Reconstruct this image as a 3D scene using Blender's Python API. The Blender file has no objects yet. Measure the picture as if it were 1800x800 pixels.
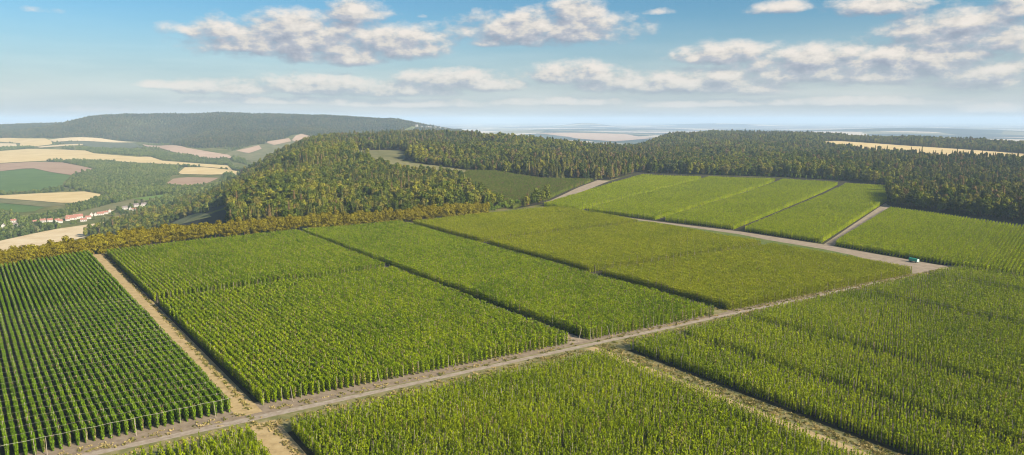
import bpy, math, random
import numpy as np
from mathutils import Vector, geometry

random.seed(7)
rng = np.random.default_rng(7)
S = bpy.context.scene
COL = S.collection
F, P, H = 1268.0, math.radians(8.5), 130.0      # focal length in photo pixels, camera pitch, camera height
SUN_AZ, SUN_EL = 122.0, 28.0

# ------------------------------------------------------------------ helpers
def sm(x):
    x = np.clip(x, 0, 1)
    return x * x * (3 - 2 * x)

def tag(o, label=None, cat=None, group=None, kind=None):
    if label: o['label'] = label
    if cat: o['category'] = cat
    if group: o['group'] = group
    if kind: o['kind'] = kind
    return o

def link(name, me, parent=None, loc=None, rz=0.0):
    o = bpy.data.objects.new(name, me)
    COL.objects.link(o)
    if parent: o.parent = parent
    if loc is not None: o.location = loc
    if rz: o.rotation_euler = (0, 0, rz)
    return o

class MB:
    """collects verts, faces and material slots for one mesh"""
    def __init__(s): s.v = []; s.f = []; s.m = []
    def quad(s, pts, m=0):
        n = len(s.v); s.v += [tuple(p) for p in pts]; s.f.append(tuple(range(n, n + len(pts)))); s.m.append(m)
    def box(s, x0, x1, y0, y1, z0, z1, m=0):
        n = len(s.v)
        s.v += [(x, y, z) for z in (z0, z1) for y in (y0, y1) for x in (x0, x1)]
        for f in ((0, 2, 3, 1), (4, 5, 7, 6), (0, 1, 5, 4), (2, 6, 7, 3), (0, 4, 6, 2), (1, 3, 7, 5)):
            s.f.append(tuple(n + i for i in f)); s.m.append(m)
    def tube(s, p, q, r0, r1=None, k=6, m=0, cap=True):
        r1 = r0 if r1 is None else r1
        p, q = Vector(p), Vector(q); d = (q - p).normalized()
        a = d.orthogonal().normalized(); b = d.cross(a)
        n = len(s.v)
        for c, r in ((p, r0), (q, r1)):
            for i in range(k):
                t = 2 * math.pi * i / k
                s.v.append(tuple(c + a * math.cos(t) * r + b * math.sin(t) * r))
        for i in range(k):
            j = (i + 1) % k
            s.f.append((n + i, n + j, n + k + j, n + k + i)); s.m.append(m)
        if cap:
            s.f.append(tuple(n + i for i in reversed(range(k)))); s.m.append(m)
            s.f.append(tuple(n + k + i for i in range(k))); s.m.append(m)
    def mesh(s, name, mats, smooth=False):
        me = bpy.data.meshes.new(name)
        me.from_pydata(s.v, [], s.f)
        for m in (mats if isinstance(mats, (list, tuple)) else [mats]): me.materials.append(m)
        me.polygons.foreach_set('material_index', s.m)
        if smooth: me.polygons.foreach_set('use_smooth', [True] * len(s.f))
        me.update()
        return me

# ------------------------------------------------------------------ materials
def mat(name):
    m = bpy.data.materials.new(name); m.use_nodes = True
    nt = m.node_tree; nt.nodes.clear()
    out = nt.nodes.new('ShaderNodeOutputMaterial')
    return m, nt, out

def N(nt, typ, **kw):
    n = nt.nodes.new(typ)
    for k, v in kw.items():
        if k.startswith('i_'):
            key = k[2:]; key = int(key) if key.isdigit() else key
            n.inputs[key].default_value = v
        else: setattr(n, k, v)
    return n

def L(nt, a, b): nt.links.new(a, b)

def ramp(nt, stops, interp='LINEAR'):
    r = nt.nodes.new('ShaderNodeValToRGB'); r.color_ramp.interpolation = interp
    e = r.color_ramp.elements
    while len(e) < len(stops): e.new(0.5)
    for i, (p, c) in enumerate(stops):
        e[i].position = p; e[i].color = (*c, 1) if len(c) == 3 else c
    return r

def mixc(nt, a, b, fac, mode='MIX'):
    m = nt.nodes.new('ShaderNodeMix'); m.data_type = 'RGBA'; m.blend_type = mode
    for sock, v in ((m.inputs[6], a), (m.inputs[7], b), (m.inputs[0], fac)):
        if hasattr(v, 'is_output') or isinstance(v, bpy.types.NodeSocket): L(nt, v, sock)
        elif isinstance(v, (tuple, list)): sock.default_value = (*v, 1) if len(v) == 3 else v
        else: sock.default_value = v
    return m.outputs[2]

def leaf_mat(name, cols, big=60.0, trans=0.18, var=0.45, odd=None):
    """foliage: colour varies per plant, per patch of ground and per leaf clump"""
    m, nt, out = mat(name)
    oi = N(nt, 'ShaderNodeObjectInfo'); geo = N(nt, 'ShaderNodeNewGeometry')
    r = ramp(nt, [(i / (len(cols) - 1), c) for i, c in enumerate(cols)])
    n1 = N(nt, 'ShaderNodeTexNoise', i_Scale=1.0 / big, i_Detail=2.0)
    L(nt, geo.outputs['Position'], n1.inputs['Vector'])
    n2 = N(nt, 'ShaderNodeTexNoise', i_Scale=0.9, i_Detail=1.0)
    L(nt, geo.outputs['Position'], n2.inputs['Vector'])
    a = N(nt, 'ShaderNodeMath', operation='MULTIPLY', i_1=0.8); L(nt, oi.outputs['Random'], a.inputs[0])
    b = N(nt, 'ShaderNodeMath', operation='MULTIPLY_ADD', i_1=1.2, i_2=-0.5); L(nt, n1.outputs[0], b.inputs[0])
    c = N(nt, 'ShaderNodeMath', operation='ADD', use_clamp=True); L(nt, a.outputs[0], c.inputs[0]); L(nt, b.outputs[0], c.inputs[1])
    L(nt, c.outputs[0], r.inputs[0])
    v = N(nt, 'ShaderNodeMapRange', i_1=0.3, i_2=0.7, i_3=1 - var, i_4=1 + var); L(nt, n2.outputs[0], v.inputs[0])
    vm = N(nt, 'ShaderNodeVectorMath', operation='SCALE'); L(nt, r.outputs[0], vm.inputs[0]); L(nt, v.outputs[0], vm.inputs[3])
    colr = vm.outputs[0]
    if odd:      # a few plants or crowns of another colour
        o = N(nt, 'ShaderNodeMath', operation='GREATER_THAN', i_1=odd[1])
        w = N(nt, 'ShaderNodeTexWhiteNoise', noise_dimensions='1D'); L(nt, oi.outputs['Random'], w.inputs['W'])
        L(nt, w.outputs['Value'], o.inputs[0])
        colr = mixc(nt, colr, odd[0], o.outputs[0])
    d = N(nt, 'ShaderNodeBsdfDiffuse'); t = N(nt, 'ShaderNodeBsdfTranslucent')
    L(nt, colr, d.inputs['Color'])
    tc = mixc(nt, colr, (1.0, 0.95, 0.35), 1.0, 'MULTIPLY'); L(nt, tc, t.inputs['Color'])
    mx = N(nt, 'ShaderNodeMixShader', i_0=trans); L(nt, d.outputs[0], mx.inputs[1]); L(nt, t.outputs[0], mx.inputs[2])
    L(nt, mx.outputs[0], out.inputs[0])
    return m

def flat_mat(name, stops, scale=0.2, detail=5.0, rough=0.95, stretch=None, rot=0.0, bump=0.0, stripes=None):
    """earth, gravel, stubble, wood, walls: noise-mixed base colour; stripes = (width, angle, strength, colour)"""
    m, nt, out = mat(name)
    geo = N(nt, 'ShaderNodeNewGeometry')
    mp = N(nt, 'ShaderNodeMapping'); L(nt, geo.outputs['Position'], mp.inputs[0])
    mp.inputs['Rotation'].default_value = (0, 0, rot)
    if stretch: mp.inputs['Scale'].default_value = stretch
    n = N(nt, 'ShaderNodeTexNoise', i_Scale=scale, i_Detail=detail, i_Roughness=0.65); L(nt, mp.outputs[0], n.inputs['Vector'])
    stops = [tuple(x * .72 for x in c) for c in stops]
    r = ramp(nt, [(0.28 + 0.44 * i / max(1, len(stops) - 1), c) for i, c in enumerate(stops)]); L(nt, n.outputs[0], r.inputs[0])
    col = r.outputs[0]
    if stripes:
        w, ang, st, sc = stripes; sc = tuple(x * .72 for x in sc)
        mq = N(nt, 'ShaderNodeMapping'); L(nt, geo.outputs['Position'], mq.inputs[0]); mq.inputs['Rotation'].default_value = (0, 0, ang)
        wv = N(nt, 'ShaderNodeTexWave', i_Scale=1.0 / w * 0.314, i_Distortion=1.2, i_Detail=2.0); wv.inputs['Detail Scale'].default_value = 0.3
        L(nt, mq.outputs[0], wv.inputs[0])
        mm = N(nt, 'ShaderNodeMath', operation='MULTIPLY', i_1=st); L(nt, wv.outputs['Fac'], mm.inputs[0])
        col = mixc(nt, col, sc, mm.outputs[0])
    b = N(nt, 'ShaderNodeBsdfPrincipled', i_Roughness=rough); b.inputs['Specular IOR Level'].default_value = 0.15
    L(nt, col, b.inputs['Base Color'])
    if bump:
        bp = N(nt, 'ShaderNodeBump', i_Strength=1.0, i_Distance=bump); L(nt, n.outputs[0], bp.inputs['Height']); L(nt, bp.outputs[0], b.inputs['Normal'])
    L(nt, b.outputs[0], out.inputs[0])
    return m

M = {}
M['hop_mid']    = leaf_mat('hop_leaf_mid',   [(.115, .175, .003), (.175, .24, .004), (.23, .28, .006)])
M['hop_left']   = leaf_mat('hop_leaf_left',  [(.08, .145, .006), (.12, .20, .008), (.16, .235, .012)])
M['hop_olive']  = leaf_mat('hop_leaf_olive', [(.18, .21, .005), (.23, .255, .007), (.27, .28, .010)])
M['hop_bright'] = leaf_mat('hop_leaf_bright',[(.21, .27, .002), (.28, .34, .003), (.33, .37, .005)], big=120)
M['hop_near']   = leaf_mat('hop_leaf_near',  [(.12, .17, .003), (.19, .245, .004), (.26, .30, .007)])
M['hop_dark']   = leaf_mat('hop_leaf_dark',  [(.10, .135, .02), (.13, .165, .022), (.16, .18, .03)], odd=((.18, .13, .06), .93))
M['amber']      = leaf_mat('amber_leaf',     [(.125, .10, .007), (.16, .132, .009), (.195, .168, .012)], big=30, trans=.12, var=.45)
M['oak']        = leaf_mat('broad_leaf',     [(.045, .07, .010), (.11, .13, .014), (.22, .205, .02)], big=90, odd=((.17, .15, .03), .86))
M['conifer']    = leaf_mat('conifer_leaf',   [(.035, .055, .014), (.075, .085, .018), (.15, .135, .025)], big=90, trans=.12, odd=((.16, .11, .045), .87))
M['larch']      = leaf_mat('larch_leaf',     [(.14, .14, .03), (.19, .17, .04), (.21, .155, .055)], big=90, trans=.2)
M['valley']     = leaf_mat('valley_leaf',    [(.06, .09, .022), (.11, .145, .03), (.18, .20, .04)], big=200, odd=((.15, .16, .06), .9))
M['lime']       = leaf_mat('young_leaf',     [(.10, .15, .015), (.13, .18, .02), (.16, .2, .025)], big=60)
M['far']        = leaf_mat('far_leaf',       [(.03, .045, .018), (.06, .075, .022), (.13, .12, .03)], big=420, trans=.1, odd=((.11, .09, .035), .8))
M['bark']       = flat_mat('bark', [(.10, .06, .035), (.2, .12, .07)], 1.5)
M['pole']       = flat_mat('grey_wood', [(.30, .24, .17), (.52, .44, .34)], 1.2)
M['wire']       = flat_mat('wire', [(.5, .46, .34), (.6, .56, .42)], 1.0, rough=.5)
M['dry']        = leaf_mat('dry_bine', [(.15, .11, .04), (.20, .16, .06), (.26, .22, .10)], big=10)
M['tuft']       = leaf_mat('tuft', [(.10, .11, .02), (.2, .18, .05), (.34, .27, .1)], big=14, odd=((.38, .3, .13), .7))

# ------------------------------------------------------------------ terrain
PL = np.array([(-760, -700), (-640, 480), (-545, 700), (-430, 860), (-350, 985), (-400, 1100), (-470, 1250), (-530, 1600),
               (-590, 1900), (-700, 2300), (-760, 2700), (-350, 2950), (150, 2720), (500, 2900), (800, 3900), (1150, 4350), (1700, 3900), (2250, 3000), (3200, 2500),
               (4300, 1600), (4300, -700)], float)
def sdf(poly, x, y):
    """signed distance to a polygon, positive inside"""
    poly = np.asarray(poly, float)
    d = np.full(np.shape(x), 1e18); ins = np.zeros(np.shape(x), bool)
    for i in range(len(poly)):
        ax, ay = poly[i]; bx, by = poly[(i + 1) % len(poly)]
        ex, ey = bx - ax, by - ay
        t = np.clip(((x - ax) * ex + (y - ay) * ey) / (ex * ex + ey * ey), 0, 1)
        d = np.minimum(d, (x - ax - t * ex) ** 2 + (y - ay - t * ey) ** 2)
        c = ((ay > y) != (by > y)) & (x < ex * (y - ay) / (ey if ey else 1e-9) + ax)
        ins ^= c
    d = np.sqrt(d)
    return np.where(ins, d, -d)

RIDGE = [(-9000, 8800, 45), (-6800, 8200, 45), (-5300, 7600, 55), (-4600, 7300, 78), (-4000, 7100, 102), (-3760, 7050, 118), (-3520, 7000, 164),
         (-2750, 6900, 180), (-1800, 6800, 154), (-1300, 6700, 137), (-1060, 6700, 120), (-800, 6700, 66), (-380, 6600, -50)]
def height(x, y):
    x = np.asarray(x, float); y = np.asarray(y, float)
    w = sm((x + 100) / 500)
    plat = (1 - w) * (44 * sm((y - 1050) / 900) + 18 * sm((y - 1900) / 900)) + w * 18 * sm((y - 1150) / 900)
    plat = plat + 26 * sm((y - 2300) / 1600) * np.exp(-((x - 1100) / 1100) ** 2)
    und = 4 * np.sin(x / 310 + 1) * np.sin(y / 270) + 2.5 * np.sin(x / 130 + y / 170)
    plat = plat + und * .6 * sm((y - 1250) / 500)
    val = -116 + 52 * sm((y - 2300) / 2600) - 85 * sm((y - 7500) / 4000)
    val = val + 7 * np.sin(x / 520 + .5) * np.sin(y / 610 + 1) * sm((y - 1500) / 800)
    right = sm((x + 300) / 1200)
    val = val * (1 - right) + right * (-130)
    best = np.zeros(np.shape(x)); hb = np.zeros(np.shape(x)); dmin = np.full(np.shape(x), 1e18)
    for i in range(len(RIDGE) - 1):
        ax, ay, ah = RIDGE[i]; bx, by, bh = RIDGE[i + 1]
        ex, ey = bx - ax, by - ay
        t = np.clip(((x - ax) * ex + (y - ay) * ey) / (ex * ex + ey * ey), 0, 1)
        d = np.hypot(x - ax - t * ex, y - ay - t * ey)
        hh = ah + t * (bh - ah)
        hb = np.where(d < dmin, hh, hb); dmin = np.minimum(d, dmin)
    gull = 420 * np.sin(x / 260 + .6 * np.sin(y / 300)) + 200 * np.sin(x / 150 + y / 400)
    dm = np.maximum(0, dmin + gull * sm(dmin / 450) * .7)
    prof = np.exp(-(dm / 1150.0) ** 2)
    val = val + (hb - val) * prof
    # pale field spur in front of the long hill
    val = val + 62 * np.exp(-((x + 1500) / 560) ** 2 - ((y - 5100) / 600) ** 2)
    d = sdf(PL, x, y)
    k = sm((d + 330) / 430)
    # far low ridges on the plain
    far = 75 * np.exp(-((y - 10800 - .18 * x) / 500) ** 2) * (.45 + .55 * np.sin(x / 900 + 1)) * sm((x + 1500) / 2500) + 105 * np.exp(-((y - 14200 + .1 * x) / 700) ** 2) * (.5 + .5 * np.sin(x / 1300 + 2.2)) * sm((x + 1500) / 2500) + 45 * np.exp(-((y - 17000 - .3 * x) / 1300) ** 2) * (0.5 + .5 * np.sin(x / 1500)) + 150 * np.exp(-((x - 2600) / 900) ** 2 - ((y - 26000) / 1500) ** 2) + 120 * np.exp(-((x - 7900) / 2600) ** 2 - ((y - 28000) / 1500) ** 2)
    return val * (1 - k) + plat * k + far

def ray(u, v):
    x = (u - 900) / F; b = (400 - v) / F
    return np.array([x, math.cos(P) + b * math.sin(P), -math.sin(P) + b * math.cos(P)])
def G(u, v, z=0.0):
    """point of the level plane z that the photograph shows at (u, v)"""
    r = ray(u, v); k = (z - H) / r[2]
    return (r[0] * k, r[1] * k)
_tt = np.geomspace(180, 70000, 900)
def T(u, v, up=0.0):
    """ground point the photograph shows at (u, v)"""
    r = ray(u, v)
    z = H + r[2] * _tt - height(r[0] * _tt, r[1] * _tt) - up
    i = np.argmax(z < 0)
    if z[i] >= 0: i = len(_tt) - 1
    a, b = _tt[max(i - 1, 0)], _tt[i]
    for _ in range(25):
        c = (a + b) / 2
        if H + r[2] * c - float(height(r[0] * c, r[1] * c)) - up < 0: b = c
        else: a = c
    return (r[0] * b, r[1] * b)
def proj(x, y, z):
    dx, dy, dz = x, y, z - H
    fw = dy * math.cos(P) - dz * math.sin(P); upc = dy * math.sin(P) + dz * math.cos(P)
    fw = np.where(fw < 1, 1, fw)
    return 900 + F * dx / fw, 400 - F * upc / fw

def axis(lo, mid0, mid1, hi, step, g):
    a = list(np.arange(mid0, mid1 + 1, step))
    s = step; v = mid1
    while v < hi: s = min(s * g, 2500); v += s; a.append(v)
    s = step; v = mid0
    while v > lo: s = min(s * g, 2500); v -= s; a.insert(0, v)
    return np.array(a, float)
xs = axis(-60000, -1600, 1600, 60000, 22, 1.045); ys = axis(-2500, 0, 2300, 72000, 22, 1.022)
X, Y = np.meshgrid(xs, ys); Z = height(X, Y)
nx, ny = len(xs), len(ys)
co = np.stack([X, Y, Z], -1).reshape(-1, 3)
idx = np.arange(nx * ny).reshape(ny, nx)
fc = np.stack([idx[:-1, :-1], idx[:-1, 1:], idx[1:, 1:], idx[1:, :-1]], -1).reshape(-1, 4)
me = bpy.data.meshes.new('ground')
me.vertices.add(len(co)); me.vertices.foreach_set('co', co.ravel())
me.loops.add(fc.size); me.loops.foreach_set('vertex_index', fc.ravel())
me.polygons.add(len(fc)); me.polygons.foreach_set('loop_start', np.arange(0, fc.size, 4)); me.polygons.foreach_set('loop_total', np.full(len(fc), 4))
me.polygons.foreach_set('use_smooth', np.ones(len(fc), bool)); me.update(calc_edges=True)

def ground_mat():
    m, nt, out = mat('open_country')
    geo = N(nt, 'ShaderNodeNewGeometry')
    n1 = N(nt, 'ShaderNodeTexNoise', i_Scale=0.02, i_Detail=6.0, i_Roughness=.65); L(nt, geo.outputs['Position'], n1.inputs[0])
    meadow = ramp(nt, [(.3, (.06, .075, .02)), (.5, (.11, .12, .035)), (.7, (.22, .18, .08))]); L(nt, n1.outputs[0], meadow.inputs[0])
    # the far plain: a patchwork of woods, stubble and crops
    mp = N(nt, 'ShaderNodeMapping'); L(nt, geo.outputs['Position'], mp.inputs[0]); mp.inputs['Rotation'].default_value = (0, 0, .35); mp.inputs['Scale'].default_value = (.6, 1.1, 0)
    vo = N(nt, 'ShaderNodeTexVoronoi', i_Scale=1 / 800.0); L(nt, mp.outputs[0], vo.inputs['Vector'])
    bw = N(nt, 'ShaderNodeSeparateColor'); L(nt, vo.outputs['Color'], bw.inputs[0])
    n2 = N(nt, 'ShaderNodeTexNoise', i_Scale=1 / 6000.0, i_Detail=3.0); L(nt, mp.outputs[0], n2.inputs['Vector'])
    ad = N(nt, 'ShaderNodeMath', operation='MULTIPLY_ADD', i_1=1.5, i_2=-.72); L(nt, n2.outputs[0], ad.inputs[0])
    ad2 = N(nt, 'ShaderNodeMath', operation='ADD'); L(nt, ad.outputs[0], ad2.inputs[0]); L(nt, bw.outputs[0], ad2.inputs[1])
    pl = ramp(nt, [(.0, (.012, .02, .016)), (.45, (.03, .045, .03)), (.56, (.18, .16, .08)), (.72, (.5, .4, .28)), (.9, (.62, .5, .38))], 'CONSTANT'); L(nt, ad2.outputs[0], pl.inputs[0])
    sp = N(nt, 'ShaderNodeSeparateXYZ'); L(nt, geo.outputs['Position'], sp.inputs[0])
    mr = N(nt, 'ShaderNodeMapRange', i_1=-112.0, i_2=-128.0, i_3=0.0, i_4=1.0); L(nt, sp.outputs[2], mr.inputs[0])
    my = N(nt, 'ShaderNodeMapRange', i_1=3500.0, i_2=5200.0, i_3=0.0, i_4=1.0); L(nt, sp.outputs[1], my.inputs[0])
    mm = N(nt, 'ShaderNodeMath', operation='MULTIPLY'); L(nt, mr.outputs[0], mm.inputs[0]); L(nt, my.outputs[0], mm.inputs[1])
    my2 = N(nt, 'ShaderNodeMapRange', i_1=8500.0, i_2=9500.0, i_3=0.0, i_4=1.0); L(nt, sp.outputs[1], my2.inputs[0])
    mx2 = N(nt, 'ShaderNodeMath', operation='MAXIMUM'); L(nt, mm.outputs[0], mx2.inputs[0]); L(nt, my2.outputs[0], mx2.inputs[1])
    col = mixc(nt, meadow.outputs[0], pl.outputs[0], mx2.outputs[0])
    b = N(nt, 'ShaderNodeBsdfDiffuse'); L(nt, col, b.inputs[0]); L(nt, b.outputs[0], out.inputs[0])
    return m
me.materials.append(ground_mat())
tag(link('ground', me), 'open rolling country with meadows and the far plain', 'ground', kind='structure')

# ------------------------------------------------------------------ ground sheets (draped polygons)
def sheet(name, poly, m, off=0.02, cell=None, label=None, kind='structure'):
    poly = [tuple(p) for p in poly]
    if cell is None:
        a = np.array(poly); cell = max(8.0, float(np.max(a.max(0) - a.min(0))) / 34)
    pts = []; 
    for i in range(len(poly)):
        a, b = np.array(poly[i]), np.array(poly[(i + 1) % len(poly)])
        n = max(1, int(np.hypot(*(b - a)) / cell))
        for k in range(n): pts.append(tuple(a + (b - a) * k / n))
    nb = len(pts); a = np.array(poly)
    gx, gy = np.meshgrid(np.arange(a[:, 0].min(), a[:, 0].max(), cell), np.arange(a[:, 1].min(), a[:, 1].max(), cell))
    gx, gy = gx.ravel(), gy.ravel(); ins = sdf(poly, gx, gy) > cell * .35
    pts += list(zip(gx[ins], gy[ins]))
    v, e, f, *_ = geometry.delaunay_2d_cdt([Vector(p) for p in pts], [(i, (i + 1) % nb) for i in range(nb)], [], 1, 1e-4)
    vx = np.array([p[0] for p in v]); vy = np.array([p[1] for p in v]); vz = height(vx, vy) + off
    mm = bpy.data.meshes.new(name)
    mm.from_pydata(list(zip(vx, vy, vz)), [], [tuple(q) for q in f])
    mm.materials.append(m); mm.polygons.foreach_set('use_smooth', [True] * len(mm.polygons)); mm.update()
    if len(mm.polygons) and mm.polygons[0].normal.z < 0: mm.flip_normals()
    o = link(name, mm); tag(o, label, None, kind=kind)
    return o

# hop-yard frame: s runs along the gravel road (right and away), t along the hop rows (left and away)
AZ = math.radians(-34.8); O0 = np.array(G(440, 738))
D2 = np.array([math.cos(AZ), -math.sin(AZ)]); D1 = np.array([math.sin(AZ), math.cos(AZ)])
def W(s, t): return tuple(O0 + D2 * s + D1 * t)

M['soil']   = flat_mat('dark_soil', [(.035, .03, .016), (.06, .052, .026), (.05, .065, .02)], .25, stretch=(1, 1, 1))
M['verge']  = flat_mat('dry_verge', [(.13, .15, .045), (.25, .23, .09), (.40, .32, .17)], .18)
M['grassy'] = flat_mat('weedy_grass', [(.09, .13, .02), (.14, .18, .03), (.22, .22, .07)], .15)
M['gravel'] = flat_mat('pale_gravel', [(.29, .225, .155), (.41, .335, .25), (.50, .43, .34)], .35)
M['rowend'] = flat_mat('row_end_earth', [(.22, .17, .11), (.31, .24, .165), (.38, .30, .21)], .3)
M['earth']  = flat_mat('pinkish_earth', [(.28, .22, .15), (.38, .30, .21), (.46, .37, .27)], .15)
M['straw']  = flat_mat('straw_track', [(.34, .25, .12), (.52, .38, .18), (.60, .46, .24)], .22)
M['wheat']  = flat_mat('wheat_stubble', [(.66, .48, .20), (.76, .57, .26), (.84, .65, .33)], .012, stripes=(26, .3, .25, (.62, .44, .2)))
M['pink']   = flat_mat('pink_stubble', [(.50, .33, .22), (.58, .40, .27), (.64, .46, .33)], .012)
M['brownf'] = flat_mat('brown_field', [(.38, .24, .14), (.45, .29, .18), (.48, .33, .2)], .015, stripes=(20, 1.2, .2, (.36, .25, .15)))
M['greenf'] = flat_mat('green_crop', [(.08, .15, .022), (.115, .19, .03), (.14, .22, .035)], .012, stripes=(22, .9, .35, (.06, .10, .02)))
M['olivef'] = flat_mat('olive_field', [(.14, .145, .05), (.2, .19, .07), (.28, .24, .11)], .02)
M['greyf']  = flat_mat('vineyard', [(.10, .12, .06), (.14, .15, .08), (.17, .17, .09)], .02)
M['meadow'] = flat_mat('green_meadow', [(.12, .2, .03), (.16, .25, .04), (.2, .27, .06)], .03)
M['palef']  = flat_mat('pale_slope', [(.62, .46, .25), (.74, .58, .34), (.82, .68, .44)], .03)
M['orch']   = flat_mat('striped_orchard', [(.12, .15, .03), (.22, .22, .07), (.42, .35, .18)], .05, stripes=(9, 1.0, .5, (.12, .16, .03)))
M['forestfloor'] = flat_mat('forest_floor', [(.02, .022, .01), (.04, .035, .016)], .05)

HOP = {}     # blocks: front-left, front-right, back-right, back-left; the rows run front to back
BL = {
 'F1': dict(q=[W(-290, 13), W(-4, 13), W(-22, 494), W(-330, 478)], m='hop_left', n=98, lab='hop field left of the straw track, its rows seen end on', cuts=[]),
 'F2': dict(q=[W(8, 13), W(184, 4), W(186, 499), W(-8, 478)], m='hop_mid', n=61, lab='large hop field right of the straw track, below the amber tree row', cuts=[(.50, .008)]),
 'F3': dict(q=[W(197, 3), W(304, -3), W(316, 500), W(191.5, 500)], m='hop_mid', n=38, lab='narrow hop field between the large one and the yellowish one', cuts=[]),
 'F4': dict(q=[W(321, -2), W(545, -13), W(575, 505), W(330, 492)], m='hop_olive', n=76, lab='yellowish hop field in three parts, right of the narrow one', cuts=[(.29, .010), (.655, .010)]),
 'LL': dict(q=[W(-200, -150), W(-5, -150), W(-5, -18), W(-200, -15)], m='hop_near', n=66, lab='hop field at the bottom left corner, below the gravel road', cuts=[]),
 'LC': dict(q=[W(10, -190), W(180, -190), W(182, -25), W(10, -21)], m='hop_near', n=57, lab='hop field at the bottom centre, below the gravel road', cuts=[]),
 'LR1': dict(q=[W(202, -260), W(240, -260), W(240, -23), W(205, -23)], m='hop_near', n=13, lab='first hop strip right of the grassy track at the bottom', cuts=[]),
 'LR2': dict(q=[W(247, -260), W(303, -260), W(303, -23), W(247, -23)], m='hop_near', n=20, lab='second hop strip right of the grassy track at the bottom', cuts=[]),
 'LR3': dict(q=[W(311, -260), W(427, -260), W(429, -25), W(311, -23)], m='hop_near', n=40, lab='wide hop strip in the lower right, third from the grassy track', cuts=[]),
 'LR4': dict(q=[W(437, -260), W(528, -260), W(531, -28), W(438, -26)], m='hop_near', n=31, lab='fourth hop strip from the grassy track, at the right edge', cuts=[]),
 'LR5': dict(q=[W(539, -260), W(590, -260), W(592, -30), W(540, -28)], m='hop_near', n=17, lab='last hop strip before the earth clearing with the green trailer', cuts=[]),
}
SH = 6.5
def Tt(u, v): return T(u, v, SH)
a0, a1, a2, a3 = T(950, 362), T(1160, 388), T(1300, 405), T(1446, 428)
e0, e1, e2, e3, e4 = Tt(1125, 305), Tt(1240, 309), Tt(1370, 313), Tt(1480, 320), Tt(1558, 328)
def lerp(a, b, t): return (a[0] + (b[0] - a[0]) * t, a[1] + (b[1] - a[1]) * t)
def inset(q, d):
    """move the two long sides of a block inwards"""
    A, B, C, D = [np.array(p) for p in q]
    f = (B - A) / np.hypot(*(B - A)); g = (C - D) / np.hypot(*(C - D))
    return [tuple(A + f * d), tuple(B - f * d), tuple(C - g * d), tuple(D + g * d)]
am = T(1025, 371)
BL['FF1'] = dict(q=inset([a0, am, e1, e0], 6), m='hop_bright', lab='bright green far hop strip, the leftmost of four, beside the pink earth bank')
BL['FF2'] = dict(q=inset([am, a1, e2, e1], 6.5), m='hop_bright', lab='bright green far hop strip, second from the left of four')
BL['FF3'] = dict(q=inset([a1, a2, e3, e2], 6.5), m='hop_bright', lab='bright green far hop strip, third from the left of four')
BL['FF4'] = dict(q=inset([a2, a3, T(1557, 372), e4], 2), m='hop_bright', lab='bright green far hop strip with the wood shadow on its end')
BL['FF4']['q'][3] = e3
BL['FF4']['q'][2] = T(1556, 366)
BL['FF4'] = dict(q=[lerp(a2, a3, .02), a3, T(1553, 366), lerp(e3, e4, .03)], m='hop_bright', lab=BL['FF4']['lab'])
BL['FF5'] = dict(q=[T(1553, 366), T(1556, 362), e4, lerp(e3, e4, .03)], m='hop_bright', lab='')
del BL['FF5']
BL['FF4']['q'] = [lerp(a2, a3, .06), a3, Tt(1590, 327), lerp(e3, e4, .10)]
BL['FR']  = dict(q=[T(1467, 432), T(1870, 503), Tt(1900, 409), Tt(1565, 362)], m='hop_bright', lab='bright green hop field at the right edge, below the dark wood')
BL['MID'] = dict(q=[T(925, 361), T(975, 347), T(1035, 322), T(880, 340)], m='hop_dark', lab='')
del BL['MID']
for k in ('FF1', 'FF2', 'FF3', 'FF4', 'FR'):
    q = BL[k]['q']; w = math.dist(q[0], q[1])
    BL[k]['n'] = int(w / 3.3); BL[k]['cuts'] = []
ALLQ = [b['q'] for b in BL.values()]

for nm, s0, s1 in (('hop_ground', -340, 640),):
    pass
sheet('hop_ground', [W(-345, -262), W(640, -262), W(596, -24), W(548, -14), W(572, 444), W(575, 470), W(330, 498), W(190, 505), W(-20, 484), W(-330, 480), W(-345, 480)], M['soil'], .02, 30)
for k in ('FF1', 'FR'):
    pass
sheet('far_hop_ground', [T(948, 361), T(1448, 429), T(1558, 357), T(1562, 326), T(1480, 316), T(1122, 302)], M['soil'], .05, 20)
sheet('right_hop_ground', [T(1466, 431), T(1885, 508), T(1940, 410), T(1565, 359)], M['soil'], .05, 20)
# gravel road with its dry verges, straw tracks, earth clearing
sheet('road_verge', [W(-345, -8), W(-345, 14), W(0, 13), W(200, 5), W(400, -1), W(548, -10), W(600, -8), W(640, -60), W(596, -30), W(310, -24), W(190, -24), W(0, -22), W(-345, -19)], M['verge'], .04, 12)
sheet('row_end_earth', [W(-345, 4), W(-345, 19), W(0, 19), W(186, 9), W(310, 1), W(548, -8), W(548, -13.5), W(310, -6), W(186, 0), W(0, 3)], M['rowend'], .055, 12)
sheet('gravel_road', [W(-345, 1), W(-345, 5), W(-60, 4), W(0, 3.2), W(60, 1), W(120, 0), W(200, -2), W(300, -5), W(420, -9), W(548, -14), W(590, -13), W(594, -17.5), W(548, -17.5), W(420, -12.5), W(300, -8.5), W(200, -6), W(120, -4), W(60, -3), W(0, -1.8), W(-60, 0)], M['gravel'], .06, 10)
sheet('straw_track', [W(-4, 6), W(7, 6), W(-2, 300), W(-9, 480), W(-10, 496), W(-22, 494), W(-14, 300)], M['straw'], .06, 12)
sheet('straw_track_near', [W(-4, -6), W(9, -6), W(9, -190), W(-4, -190)], M['straw'], .06, 12)
sheet('farm_track', [W(185, 4), W(197, 2), W(191.5, 500), W(186.5, 500)], M['earth'], .06, 12)
sheet('farm_track_middle', [W(305, -2), W(320, -2), W(329, 495), W(317, 500)], M['verge'], .06, 12)
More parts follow.
